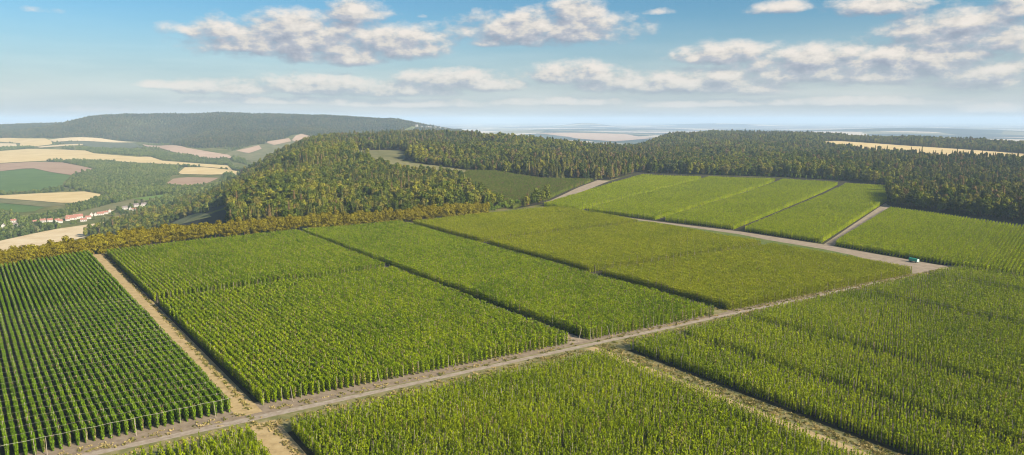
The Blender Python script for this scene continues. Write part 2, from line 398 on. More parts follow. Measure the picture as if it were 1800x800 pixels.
sheet('grassy_track', [W(181.5, -8), W(203, -8), W(200, -260), W(181.5, -260)], M['verge'], .06, 12)
sheet('grassy_track_wear', [W(186, -8), W(193, -8), W(189.5, -260), W(186, -260)], M['straw'], .08, 12)
sheet('field_margin', [W(547, -12), W(560, 100), W(570, 300), W(577, 452), W(577, 508), T(940, 364), T(952, 364), T(1160, 390), T(1300, 407), T(1447, 430), T(1600, 457)], M['grassy'], .05, 14)
sheet('earth_track', [T(952, 363.5), T(1160, 390), T(1300, 407), T(1447, 430), T(1600, 457), T(1650, 466), W(640, -50), W(600, -12), W(580, -14), W(550, -14), T(1500, 449), T(1447, 438), T(1350, 422), T(1300, 412), T(1200, 398), T(1160, 392), T(952, 366)], M['earth'], .08, 14)
sheet('forest_track', [T(1446, 431), T(1464, 433), T(1566, 363), T(1556, 357)], M['earth'], .09, 12)
sheet('earth_bank', [T(958, 356), T(1010, 330), T(1046, 317), T(1072, 318), T(1040, 331), T(975, 357)], M['earth'], .3, 12)

# ------------------------------------------------------------------ hop plants
def quads(mb, C, nrm, size, m=0, asp=1.0):
    """one four-cornered leaf clump per centre"""
    n = len(C)
    nrm = nrm / np.linalg.norm(nrm, axis=1, keepdims=True)
    r = rng.normal(size=(n, 3)); a = np.cross(nrm, r); a /= np.linalg.norm(a, axis=1, keepdims=True)
    b = np.cross(nrm, a)
    s = (size * (0.7 + .6 * rng.random(n)))[:, None] * .5
    for k in range(n):
        c = C[k]; A = a[k] * s[k]; B = b[k] * s[k] * asp
        mb.quad([c - A, c - B * .9, c + A * 1.1, c + B], m)

def hop_column(mb, base, top, n, rad=.30, size=.5, m=0):
    """leafy bine: tall narrow leaf clumps wrapped round a string, a loose tuft on top"""
    base = np.array(base, float); top = np.array(top, float)
    t = (np.arange(n) + rng.random(n)) / n
    prof = rad * (.5 + .75 * np.sin(np.pi * np.clip(t * .85 + .10, 0, 1))) * (.75 + .5 * rng.random(n))
    th = np.arange(n) * 2.4 + rng.random(n)
    for k in range(n):
        c = base + (top - base) * t[k]; rd = np.array([math.cos(th[k]), math.sin(th[k]), 0]); c = c + rd * prof[k]
        tg = np.array([-rd[1], rd[0], rng.normal() * .25]); up = np.array([rng.normal() * .18, rng.normal() * .18, 1.0]) + rd * rng.normal() * .25
        a = tg * size * .5 * rng.uniform(.7, 1.3); b = up * size * 1.05 * rng.uniform(.7, 1.3)
        mb.quad([c - a * .7 - b, c + a - b * .6, c + a * .5 + b, c - a + b * .7], m)
    k = max(3, n // 6)
    C = top + rng.normal(size=(k, 3)) * np.array([.22, .22, .15]); nr = rng.normal(size=(k, 3)) * .5 + np.array([0, 0, 1.0])
    quads(mb, C, nr, size * 1.1, m)

def hop_plant_mb(mb, y, n, size, hgt=6.6, rad=.30, vary=.045):
    for sx in (-1, 1):
        h = hgt * (1 + rng.normal() * vary) if rng.random() > 1.6 * vary else hgt * rng.uniform(.5, .8)
        hop_column(mb, (sx * .08, y, .1), (sx * (.36 + rng.normal() * .08), y + rng.normal() * .16, h), n, rad=rad, size=size, m=2 if rng.random() < .07 else 0)

def chunk_mesh(name, m, n=26, size=.58, sparse=.06, np_=6, rad=.30, tall=1.0, vary=.045):
    mb = MB()
    for k in range(np_):
        if rng.random() < sparse: continue
        hop_plant_mb(mb, -3 + (k + .5) * 6 / np_, n, size, 6.6 * tall, rad, vary)
    for _ in range(2 if vary > .06 else (rng.random() < .4)):        # bare pale strings and stems
        y = rng.uniform(-2.5, 2.5); x = rng.choice([-1, 1]); mb.tube((.3 * x, y, 0), (.55 * x, y, 7.0), .05, k=3, m=1, cap=False)
    return mb.mesh(name, [m, M['pole'], M['dry']])

def coll(name, objs):
    c = bpy.data.collections.new(name)
    for o in objs: c.objects.link(o)
    return c
HOPC = {}
for key in sorted({b['m'] for b in BL.values()} | {'hop_dark'}):
    os_ = []
    near = key in ('hop_near',)
    for i in range(7):
        mm = chunk_mesh('hop_row_piece', M[key], 26, .36, .10, 4, .25, 1.0, .09) if near else (chunk_mesh('hop_row_piece', M[key], 22, .40, .02, 7, .30, 1.0, .03) if key == 'hop_left' else chunk_mesh('hop_row_piece', M[key], 22, .40, .05, 6, .28, 1.0, .05))
        os_.append(bpy.data.objects.new('hop_row_piece', mm))
    HOPC[key] = coll('hop_row_pieces', os_)

def scatter(name, pts, rot, scl, var, collection, label, cat, kind='stuff', group=None):
    """one object that instances the pieces of a collection on its points"""
    n = len(pts)
    me = bpy.data.meshes.new(name); me.vertices.add(n)
    me.vertices.foreach_set('co', np.asarray(pts, np.float32).ravel())
    a = me.attributes.new('rot', 'FLOAT_VECTOR', 'POINT'); a.data.foreach_set('vector', np.asarray(rot, np.float32).ravel())
    a = me.attributes.new('scl', 'FLOAT_VECTOR', 'POINT'); a.data.foreach_set('vector', np.asarray(scl, np.float32).ravel())
    a = me.attributes.new('var', 'INT', 'POINT'); a.data.foreach_set('value', np.asarray(var, np.int32))
    o = link(name, me); tag(o, label, cat, group, kind)
    ng = bpy.data.node_groups.new(name + '_scatter', 'GeometryNodeTree')
    ng.interface.new_socket('Geometry', in_out='INPUT', socket_type='NodeSocketGeometry')
    ng.interface.new_socket('Geometry', in_out='OUTPUT', socket_type='NodeSocketGeometry')
    gi = ng.nodes.new('NodeGroupInput'); go = ng.nodes.new('NodeGroupOutput')
    ip = ng.nodes.new('GeometryNodeInstanceOnPoints'); ci = ng.nodes.new('GeometryNodeCollectionInfo')
    ci.inputs['Collection'].default_value = collection; ci.inputs['Separate Children'].default_value = True; ci.inputs['Reset Children'].default_value = True
    ip.inputs['Pick Instance'].default_value = True
    def na(nm, t):
        x = ng.nodes.new('GeometryNodeInputNamedAttribute'); x.data_type = t; x.inputs['Name'].default_value = nm; return x.outputs[0]
    ng.links.new(gi.outputs[0], ip.inputs['Points']); ng.links.new(ci.outputs[0], ip.inputs['Instance'])
    ng.links.new(na('var', 'INT'), ip.inputs['Instance Index'])
    e2r = ng.nodes.new('FunctionNodeEulerToRotation'); ng.links.new(na('rot', 'FLOAT_VECTOR'), e2r.inputs[0]); ng.links.new(e2r.outputs[0], ip.inputs['Rotation'])
    ng.links.new(na('scl', 'FLOAT_VECTOR'), ip.inputs['Scale']); ng.links.new(ip.outputs[0], go.inputs[0])
    md = o.modifiers.new('scatter', 'NODES'); md.node_group = ng
    return o

chunks = []      # (x, y, heading, lenscale, block)
poles = []
for bk, b in BL.items():
    A, B, C, D = [np.array(p) for p in b['q']]
    n = b['n']
    for i in range(n):
        f = (i + .5) / n
        p = A + (B - A) * f; q = D + (C - D) * f
        Ln = np.hypot(*(q - p)); u = (q - p) / Ln; hd = math.atan2(-u[0], u[1])
        segs = []; st = 0.0
        for c, w in b['cuts']:
            cc = c
            segs.append((st, cc * Ln - 7.5)); st = cc * Ln + 7.5
        segs.append((st, Ln))
        for s0, s1 in segs:
            k = max(1, round((s1 - s0) / 6)); sl = (s1 - s0) / k / 6
            for j in range(k):
                m_ = s0 + (j + .5) * 6 * sl
                chunks.append((*(p + u * m_), hd, sl, bk))
        if i % 3 == 0 or i == n - 1:
            for m_ in np.arange(0.3, Ln, 9.0): poles.append((*(p + u * (m_ + rng.normal() * .15)), bk))
cx = np.array([c[0] for c in chunks]); cy = np.array([c[1] for c in chunks]); cz = height(cx, cy)
cu, cv = proj(cx, cy, cz + 3)
vis = (cu > -160) & (cu < 1960) & (cv < 980) & (cy > 40)
dist = np.hypot(cx, cy)
inview = (cu > 20) & (cu < 1780) & (cv > 100) & (proj(cx, cy, cz + 1)[1] < 770)
order = np.argsort(np.where(inview, dist, 1e9))
near_set = set(order[:75].tolist())
for bk, b in BL.items():
    sel = [i for i in range(len(chunks)) if chunks[i][4] == bk and vis[i] and i not in near_set]
    pts = [(cx[i], cy[i], cz[i]) for i in sel]
    rot = [(0, 0, chunks[i][2] + (math.pi if rng.random() < .5 else 0)) for i in sel]
    lowf = .94 + .07 * np.sin(cx[sel] / 23) * np.sin(cy[sel] / 31)
    hv = lowf + rng.normal(size=len(sel)) * .035
    short = .96 if bk.startswith('L') else 1.0
    scl = [(1.05, chunks[i][3] * 1.03, h * short) for i, h in zip(sel, hv)]
    scatter('hop_field', pts, rot, scl, rng.integers(0, 7, len(sel)), HOPC[b['m']], b['lab'], 'hop field', group='hop fields')

# the hop plants nearest to the camera, one object each
pm = []
for i in range(10):
    mb = MB(); hop_plant_mb(mb, 0, 30, .34, 6.6, .25, .08); pm.append(mb.mesh('hop_plant', [M['hop_near'], M['pole'], M['dry']]))
for i in sorted(near_set):
    x, y, hd, sl, bk = chunks[i]; u = np.array([-math.sin(hd), math.cos(hd)])
    for k in range(4):
        p = np.array([x, y]) + u * (-2.25 + k * 1.5) * sl
        o = link('hop_plant', pm[rng.integers(0, 10)], None, (p[0], p[1], float(height(*p))), hd)
        sz = .96 * (.93 + rng.random() * .14); o.scale = (1, 1, sz)
        tag(o, 'tall leafy hop plant in the rows nearest the bottom edge of the photo', 'hop plant', 'nearest hop plants along the bottom of the photo')

# trellis poles
px = np.array([p[0] for p in poles]); py = np.array([p[1] for p in poles]); pz = height(px, py)
pu, pv = proj(px, py, pz + 3); pvis = (pu > -150) & (pu < 1950) & (pv < 960) & (py > 40)
pin = (pu > 15) & (pu < 1785) & (proj(px, py, pz + 4.5)[1] < 785) & (py > 40)
po = np.argsort(np.where(pin, np.hypot(px, py), 1e9)); pnear = set(po[:200].tolist())
pmesh = []
for i in range(4):
    mb = MB(); lx, ly = rng.normal(size=2) * .12
    mb.tube((0, 0, -.1), (lx, ly, 7.0 + rng.random() * .5), .10, .08, 6); pmesh.append(mb.mesh('trellis_pole', M['pole']))
for i in sorted(pnear):
    o = link('trellis_pole', pmesh[rng.integers(0, 4)], None, (px[i], py[i], pz[i]), rng.random() * 6)
    short = .9 if poles[i][2].startswith('L') else 1
    o.scale = (1, 1, short)
    tag(o, 'pale wooden trellis pole rising just above the hop rows near the bottom of the photo', 'pole', 'nearest trellis poles')
rest = [i for i in range(len(poles)) if pvis[i] and i not in pnear]
scatter('trellis_poles', [(px[i], py[i], pz[i]) for i in rest], [(rng.normal() * .01, rng.normal() * .01, rng.random() * 6) for i in rest],
        [(1, 1, .9 if poles[i][2].startswith('L') else 1) for i in rest], rng.integers(0, 4, len(rest)), coll('trellis_pole_pieces', [bpy.data.objects.new('trellis_pole_piece', m) for m in pmesh]),
        'pale trellis poles standing through the far hop fields', 'trellis poles')

# wires across the left field, heavy border cable along its front and the fourth strip's edge
def wire(name, pts, r, label, group=None, sag=.25, m='wire'):
    mb = MB()
    for a, b in zip(pts[:-1], pts[1:]):
        a = Vector(a); b = Vector(b); n = 2
        for k in range(n):
            f0, f1 = k / n, (k + 1) / n
            p = a.lerp(b, f0) - Vector((0, 0, sag * 4 * f0 * (1 - f0))); q = a.lerp(b, f1) - Vector((0, 0, sag * 4 * f1 * (1 - f1)))
            mb.tube(p, q, r, k=4, cap=False)
    o = link(name, mb.mesh(name, M[m])); tag(o, label, 'wire', group); return o
q1 = [np.array(p) for p in BL['F1']['q']]
for i, f in enumerate(np.arange(0.0, .5, .0187)):
    a = q1[0] + (q1[3] - q1[0]) * f; b = q1[1] + (q1[2] - q1[1]) * f
    pts = [tuple(a + (b - a) * k / 24) + (6.95,) for k in range(25)]
    if i == 0:
        wire('border_cable', pts, .05, 'thick pale border cable along the front of the left hop field')
    else:
        wire('cross_wire', pts, .022, 'thin wire crossing above the rows of the left hop field', 'cross wires over the left hop field')
for (s0, s1, t0, t1, lab) in ((434, 434, -26, -258, 'pale border cable along the fourth hop strip at the lower right'), (536, 536, -28, -258, 'pale border cable along the last hop strip by the earth clearing')):
    pts = [W(s0 + (s1 - s0) * k / 24, t0 + (t1 - t0) * k / 24) + (6.3,) for k in range(25)]
    wire('border_cable', pts, .05, lab)
# leaning anchor poles at the row ends
def anchor(s, t, ds, dt, lab, grp):
    mb = MB(); mb.tube((0, 0, -.1), tuple(np.array([*(D2 * ds + D1 * dt), 6.6])), .12, .09, 6)
    x, y = W(s, t); o = link('anchor_pole', mb.mesh('anchor_pole', M['pole']), None, (x, y, float(height(x, y))))
    tag(o, lab, 'pole', grp)
for k in range(5): anchor(-12 - k * 31.3, 10.0, 0, 2.8, 'leaning anchor pole at the front row ends of the left hop field', 'anchor poles before the left hop field')
for k in range(4): anchor(22 + k * 43.6, 9.5 - k * .5, 0, 3.2, 'leaning anchor pole at the front row ends of the large hop field', 'anchor poles before the large hop field')
for k in range(3): anchor(212 + k * 32.6, 0 - k * .45, 0, 3.2, 'leaning anchor pole at the front row ends of the narrow hop field', 'anchor poles before the narrow hop field')
for k in range(6): anchor(14 + k * 29, -18.5, 0, -2.6, 'leaning anchor pole on the verge above the bottom centre hop field', 'anchor poles above the bottom centre hop field')
anchor(190, 4, 5, 3, 'long leaning pole at the corner between the large and the narrow hop field', None)

# ------------------------------------------------------------------ trees
def crown_quads(mb, lobes, n, size, m=0):
    """leaf clumps spread in and on a set of ellipsoid lobes (centre, radii)"""
    vol = np.array([r[0] * r[1] * r[2] for _, r in lobes]) ** .67; vol = vol / vol.sum()
    for (c, r), w in zip(lobes, vol):
        k = max(4, int(n * w)); d = rng.normal(size=(k, 3)); d /= np.linalg.norm(d, axis=1, keepdims=True)
        rad = 1 - .45 * rng.random(k) ** 2
        C = np.array(c) + d * np.array(r) * rad[:, None]
        quads(mb, C, d / np.array(r) + rng.normal(size=(k, 3)) * .12, size, m)
def broad(n=330, hgt=15, wid=5.2, low=.25, size=1.5):
    mb = MB(); lobes = []
    for i in range(9):
        z = hgt * (low + (.92 - low) * rng.random()); a = rng.random() * 6.28
        k = math.sin(math.pi * min(1, max(.12, (z / hgt - low + .16) / (1.08 - low))))
        rr = wid * (.42 + .15 * rng.random()); ro = wid * .55 * k * rng.random() ** .5
        lobes.append(((ro * math.cos(a), ro * math.sin(a), z), (rr, rr, rr * .8)))
    lobes.append(((0, 0, hgt * .6), (wid * .7, wid * .7, hgt * .3)))
    crown_quads(mb, lobes, n, size)
    return mb
def trunk_mb(hgt, r, branches=4, spread=2.5):
    mb = MB(); mb.tube((0, 0, -.8), (0, 0, hgt * .75), r, r * .45, 6, cap=False)
    for i in range(branches):
        a = rng.random() * 6.28; z = hgt * (.3 + .35 * rng.random())
        mb.tube((0, 0, z), (spread * math.cos(a), spread * math.sin(a), z + hgt * .22), r * .4, r * .15, 4, cap=False)
    return mb
def spruce(n=260, hgt=20, wid=3.0, low=.12, size=1.25, power=1.0):
    mb = MB(); t = rng.random(n) ** 1.35; th = rng.random(n) * 2 * np.pi
    z = hgt * (low + (1 - low) * t); lay = .82 + .25 * np.sin(z * 2.6)
    r = wid * (1 - t) ** power * lay * (.6 + .4 * rng.random(n)) + .12
    C = np.stack([np.cos(th) * r, np.sin(th) * r, z], 1)
    quads(mb, C, np.stack([np.cos(th), np.sin(th), .7 + rng.normal(size=n) * .3], 1), size)
    return mb
def pine(n=230, hgt=20, wid=3.4, size=1.35):
    return broad(n, hgt, wid, low=.52, size=size)

KINDS = {}
def kind(key, leaf, makers, hgt, trunk_r, nvar, cname):
    KINDS[key] = []
    for i in range(nvar):
        cm = makers().mesh(cname + '_crown', [M[leaf]]); tm = trunk_mb(hgt, trunk_r, 3, hgt * .12).mesh(cname + '_trunk', [M['bark']])
        KINDS[key].append((cm, tm))
kind('oak', 'oak', lambda: broad(420, 19 + rng.normal() * 1.5, 6.6, .25, 1.9), 19, .3, 6, 'broadleaf_tree')
kind('conifer', 'conifer', lambda: spruce(330, 22 + rng.normal() * 1.5, 4.2, size=1.6), 22, .28, 5, 'conifer')
kind('larch', 'larch', lambda: spruce(260, 20 + rng.normal() * 1.5, 3.9, .2, size=1.5), 20, .26, 4, 'larch')
kind('pine', 'conifer', lambda: pine(300, 21 + rng.normal() * 1.5, 4.6, 1.7), 21, .28, 5, 'pine_tree')
kind('amber', 'amber', lambda: broad(1000, 20.5 + rng.normal() * .8, 5.6, .10, 1.3), 20, .3, 7, 'amber_tree')
kind('lime', 'lime', lambda: broad(380, 10 + rng.normal() * 1.2, 4.2, .12, 1.1), 10, .2, 4, 'young_tree')
kind('valley', 'valley', lambda: broad(150, 13 + rng.normal() * 2, 6.0, .1, 2.6), 13, .3, 5, 'valley_tree')
def lowpoly(): return broad(60, 15 + rng.normal() * 2, 6.5, .15, 4.2)
kind('far', 'far', lowpoly, 12, .3, 6, 'far_tree')

def joined(cm, tm, name):
    """crown and trunk in one mesh, for the massed woods"""
    v = [tuple(x.co) for x in cm.vertices]; f = [tuple(p.vertices) for p in cm.polygons]; n = len(v); k = len(f)
    v += [tuple(x.co) for x in tm.vertices]; f += [tuple(n + i for i in p.vertices) for p in tm.polygons]
    me = bpy.data.meshes.new(name); me.from_pydata(v, [], f); me.materials.append(cm.materials[0]); me.materials.append(tm.materials[0])
    me.polygons.foreach_set('material_index', [0] * k + [1] * (len(f) - k)); me.update(); return me
TREEC = {}; JO = {}
for k, vs in KINDS.items():
    JO[k] = [joined(c, t, k + '_tree') for c, t in vs]
def treecoll(keys):
    nm = '+'.join(keys)
    if nm not in TREEC:
        TREEC[nm] = coll('tree_pieces_' + '_'.join(keys), [bpy.data.objects.new('tree_piece_%02d_%02d' % (a, b), m) for a, k in enumerate(keys) for b, m in enumerate(JO[k])])
    return TREEC[nm], [len(JO[k]) for k in keys]

def tree_obj(key, name, x, y, s, label, cat, group, sz=None):
    cm, tm = KINDS[key][rng.integers(0, len(KINDS[key]))]
    e = link(name, None, None, (x, y, float(height(x, y)) - .1), rng.random() * 6.28)
    e.scale = (s, s, s if sz is None else sz)
    c = link('crown', cm, e); t = link('trunk', tm, e)
    tag(e, label, cat, group)
    return e

def fill(poly, sp, jit=.45):
    a = np.array(poly)
    gx, gy = np.meshgrid(np.arange(a[:, 0].min(), a[:, 0].max(), sp), np.arange(a[:, 1].min(), a[:, 1].max(), sp * .87))
    gx = gx + (np.arange(gx.shape[0]) % 2)[:, None] * sp / 2
    gx = (gx + rng.uniform(-jit, jit, gx.shape) * sp).ravel(); gy = (gy + rng.uniform(-jit, jit, gy.shape) * sp).ravel()
    m = sdf(poly, gx, gy) > 0
    return gx[m], gy[m]
def wobble(x, y): return np.sin(x / 41 + 2 * np.sin(y / 67)) + np.sin(y / 37 + 2 * np.sin(x / 53 + 1))

def wood(name, x, y, keys, weights, label, smin=.8, smax=1.2, wfun=None, group='woods'):
    z = height(x, y); u, v = proj(x, y, z + 8)
    m = (u > -260) & (u < 2060) & (y > 50)
    x, y, z = x[m], y[m], z[m]
    c, cnt = treecoll(keys); off = np.concatenate([[0], np.cumsum(cnt)])
    wv = wobble(x * .6, y * .6) if wfun is None else wfun(x, y)
    w = np.array(weights, float); cum = np.cumsum(w) / w.sum()
    r = np.clip(rng.random(len(x)) * .55 + .45 * (wv + 2) / 4, 0, .9999)
    kk = np.searchsorted(cum, r)
    kk = np.minimum(kk, len(keys) - 1)
    var = off[kk] + (rng.random(len(x)) * np.array(cnt)[kk]).astype(int)
    stand = np.sign(np.sin(x / 95 + 1.3 * np.sin(y / 160)) + np.sin(y / 120 + 1.7 * np.sin(x / 210)))
    s = rng.uniform(smin, smax, len(x)) * (1 + .10 * stand); sz = s * rng.uniform(.88, 1.15, len(x)) * (1 + .06 * stand)
    return scatter(name, np.stack([x, y, z - .3], 1), np.stack([x * 0, x * 0, rng.random(len(x)) * 6.28], 1), np.stack([s, s, sz], 1), var, c, label, 'wood', group=group)

# amber tree row behind the hop fields
HL = [(-560, 600), G(0, 464, 6.5), G(150, 440, 6.5), G(300, 416, 6.5), G(500, 399, 6.5), G(700, 385, 6.5), G(862, 370, 6.5)]
HL = [(-540, 560)] + HL[1:]
seg = []; tot = 0
for a, b in zip(HL[:-1], HL[1:]): d = math.dist(a, b); seg.append((tot, d, a, b)); tot += d
def along(dd, off=0):
    for t0, d, a, b in seg:
        if dd <= t0 + d: break
    f = (dd - t0) / d; n = ((b[1] - a[1]) / d, -(b[0] - a[0]) / d)
    return a[0] + (b[0] - a[0]) * f - n[0] * off, a[1] + (b[1] - a[1]) * f - n[1] * off
k = 0; dd = 2.0
while dd < tot:
    x, y = along(dd, 3 + rng.normal() * .6)
    tall = 1.0 + .05 * math.sin(dd / 30) + (.0 if x > -500 else .0)
    s = rng.uniform(.97, 1.04) * tall
    tree_obj('amber', 'amber_tree', x, y, s, 'golden brown leafy tree in the long row behind the hop fields', 'tree', 'amber tree row behind the hop fields', sz=s * rng.uniform(.96, 1.04))
    dd += rng.uniform(3.8, 5.0); k += 1
dd = 4
# a second thinner rank behind gives the row its depth
while dd < tot * .97:
    x, y = along(dd, 9.5 + rng.normal() * .8)
    s = rng.uniform(.8, 1.05)
    if rng.random() < .55:
        tree_obj('amber', 'amber_tree', x, y, s, 'golden brown leafy tree in the long row behind the hop fields', 'tree', 'amber tree row behind the hop fields', sz=s * rng.uniform(.9, 1.12))
    dd += rng.uniform(6.5, 9.5)

# wooded hill behind the amber row
FIELD_MID = [T(812, 312), T(818, 303.5), T(870, 304), T(950, 317), T(1046, 319), T(1012, 331), T(965, 352), T(925, 361), T(905, 352, 14), T(870, 341, 16), T(835, 330, 16)]
CLEAR = [T(628, 264.5), T(700, 264), T(716, 268), T(720, 275), T(690, 283, 15), T(655, 275, 15), T(630, 268, 15)]
PATH = [T(655, 276), T(690, 282.5), T(760, 291), T(830, 301), T(826, 303.5, 12), T(754, 293.5, 17), T(686, 284, 17)]
FOREST_A = [(-375, 905), (-262, 915), (-140, 975), (-30, 1062), (10, 1112), (60, 1128), T(905, 353, 12), T(838, 329, 16), T(812, 312, 16), T(816, 304, 10), T(750, 294, 14), T(686, 284, 15), T(650, 276, 15), T(628, 266), (-700, 2150), (-950, 2100), (-900, 1500), (-760, 1330), (-560, 1130), (-460, 1000)]
fx, fy = fill(FOREST_A, 8.6)
ok = sdf(FIELD_MID, fx, fy) < -3
for p in (CLEAR, PATH): ok &= sdf(p, fx, fy) < -2
ok &= (fx > -.395 * fy) | (fy > 1500)
fx, fy = fx[ok], fy[ok]
# everything beyond, on the plateau
BLOCK = [T(1560, 361), T(1700, 379), T(1800, 392), T(2050, 428)]
FOREST_B = [T(628, 263), T(740, 289), T(800, 300.5), T(870, 303), T(950, 316), T(1046, 317.5), T(1072, 316.5), T(1120, 303), T(1240, 307.5), T(1370, 311.5), T(1480, 317), T(1560, 326)] + BLOCK + \
           [(2600, 1500), (3400, 2300), (2250, 3050), (1700, 3950), (1150, 4400), (800, 3950), (500, 2960), (150, 2780), (-350, 3010), (-860, 2800), (-900, 2200)]
STUB = [T(1418, 250), T(1470, 248), T(1560, 254), T(1680, 262), T(1800, 270.5), T(1960, 284), T(1960, 290, 20), T(1800, 275.5, 20), T(1700, 271, 20), T(1600, 265, 20), T(1500, 256.5, 20)]
bx, by = fill(FOREST_B, 8.8)
ok = (sdf(STUB, bx, by) < -4) & (sdf(CLEAR, bx, by) < -2) & (sdf(PATH, bx, by) < -2)
dd_ = np.hypot(bx, by); ok &= (dd_ < 2300) | (rng.random(len(bx)) < .6)
ok &= (np.abs(np.sin((bx * .8 + by * .35) / 190)) > .045) & (np.abs(np.sin((by + .25 * bx + 40 * np.sin(bx / 300)) / 230)) > .05)
bx, by = bx[ok], by[ok]
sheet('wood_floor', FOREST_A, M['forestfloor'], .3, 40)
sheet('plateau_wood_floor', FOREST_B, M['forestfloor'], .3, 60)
sheet('stubble_field', STUB, M['wheat'], 1.2, 40)
sheet('clearing', CLEAR, M['olivef'], .7, 14)
sheet('forest_path', PATH, M['verge'], 1.0, 10)

def pick_near(x, y, n, minv=0.0):
    """indices of trees that stand in view nearest to the camera and are not hidden behind the tree row"""
    z = height(x, y); u, v = proj(x, y, z + 14)
    okk = (u > 15) & (u < 1785)
    okk &= sdf([(-900, 0), *HL, (60, 1075), (900, 1075), (900, 0)], x, y) < -60 if minv else okk
    o = np.argsort(np.where(okk, np.hypot(x, y), 1e9)); return o[:n]
# individual trees: front of the hill wood, front edge of the right wood and of the wood beyond the far fields
na = pick_near(fx, fy, 150, 1)
maska = np.zeros(len(fx), bool); maska[na] = True
wa = wobble(fx * .6, fy * .6)
for i in na:
    r = np.clip(rng.random() * .55 + .45 * (wa[i] + 2) / 4, 0, .999); s = rng.uniform(.75, 1.1)
    if r < .5: tree_obj('oak', 'broadleaf_tree', fx[i], fy[i], s, 'green round-crowned broadleaf tree on the wooded hill just above the amber row', 'tree', 'broadleaf trees at the front of the wooded hill')
    elif r < .72: tree_obj('conifer', 'conifer_tree', fx[i], fy[i], s, 'dark pointed conifer on the wooded hill just above the amber row', 'tree', 'conifers at the front of the wooded hill')
    else: tree_obj('larch', 'larch_tree', fx[i], fy[i], s, 'brownish pointed larch on the wooded hill just above the amber row', 'tree', 'larches at the front of the wooded hill')
wood('hill_wood', fx[~maska], fy[~maska], ['oak', 'conifer', 'larch'], [.72, .14, .14], 'mixed wood covering the hill behind the amber tree row', .6, 1.25)
nb = pick_near(bx, by, 130, 0)
maskb = np.zeros(len(bx), bool); maskb[nb] = True
for i in nb:
    s = rng.uniform(.85, 1.15)
    if rng.random() < .5: tree_obj('oak', 'broadleaf_tree', bx[i], by[i], s * 1.1, 'leafy broadleaf tree in the front of the dark wood at the right edge', 'tree', 'broadleaf trees at the front of the right wood')
    else: tree_obj('pine', 'pine_tree', bx[i], by[i], s * 1.1, 'tall pine tree in the front of the dark wood at the right edge', 'tree', 'pines at the front of the right wood')
def wf(x, y): return wobble(x * .35, y * .14)
wood('plateau_wood', bx[~maskb], by[~maskb], ['oak', 'pine', 'conifer', 'larch'], [.52, .24, .12, .12], 'wide mixed wood covering the plateau beyond the hop fields', .6, 1.25, wf)
# trees behind the stubble strip
TS = [T(1430, 246.5), T(1560, 252.5), T(1680, 260.5), T(1960, 282)]
TSW = [TS[0], TS[1], TS[2], TS[3]] + [(p[0] * 1.05, p[1] * 1.05 + 25) for p in reversed(TS)]
sx_, sy_ = fill(TSW, 9)
wood('field_edge_wood', sx_, sy_, ['pine', 'oak'], [.5, .5], 'dark tree belt behind the pale stubble strip on the right', .7, 1.0)

# the duller field between the wooded hill and the bright strips
mx_, my_ = np.array(FIELD_MID).T
rows = []; rr_ = []
ang = math.radians(20); dv = np.array([math.sin(ang), math.cos(ang)]); nv = np.array([dv[1], -dv[0]])
ctr = np.array(FIELD_MID).mean(0)
for i in range(-130, 131):
    for j in range(-120, 121):
        p = ctr + nv * i * 3.2 + dv * j * 6
        rows.append(p)
rows = np.array(rows); inn = sdf(FIELD_MID, rows[:, 0], rows[:, 1]) > 2; rows = rows[inn]
rz_ = height(rows[:, 0], rows[:, 1])
scatter('hop_field', np.column_stack([rows, rz_]), [(0, 0, -ang)] * len(rows), [(1, 1.02, .95 + .1 * rng.random()) for _ in rows], rng.integers(0, 7, len(rows)), HOPC['hop_dark'],
        'dull olive hop field between the wooded hill and the bright far strips', 'hop field', group='hop fields')
sheet('middle_field', [T(808, 313), T(816, 302.5), T(872, 303), T(950, 316), T(1050, 317.5), T(1014, 331), T(967, 353), T(925, 363), T(903, 353)], M['soil'], .45, 18)
# pale green young trees at the tip of the hill wood
for i in range(16):
    f = i / 15; u = 850 + 72 * f; v = 372 - 10 * f + rng.normal() * .8
    x, y = T(u, v); 
    tree_obj('lime', 'young_tree', x, y, rng.uniform(.85, 1.25), 'light green bushy tree at the tip of the wooded hill', 'tree', 'light green trees at the right tip of the wooded hill')
# shrubs in front of the right part of the wood behind the far strips
for i in range(26):
    u = 1255 + i * 9 + rng.normal() * 2; v = np.interp(u, [1240, 1370, 1480], [307, 311, 317]) + .3
    x, y = T(u, v)
    tree_obj('lime', 'shrub', x, y, rng.uniform(.6, 1.0), 'light green shrub before the wood edge above the far hop strips', 'shrub', 'shrubs along the wood edge above the far hop strips')

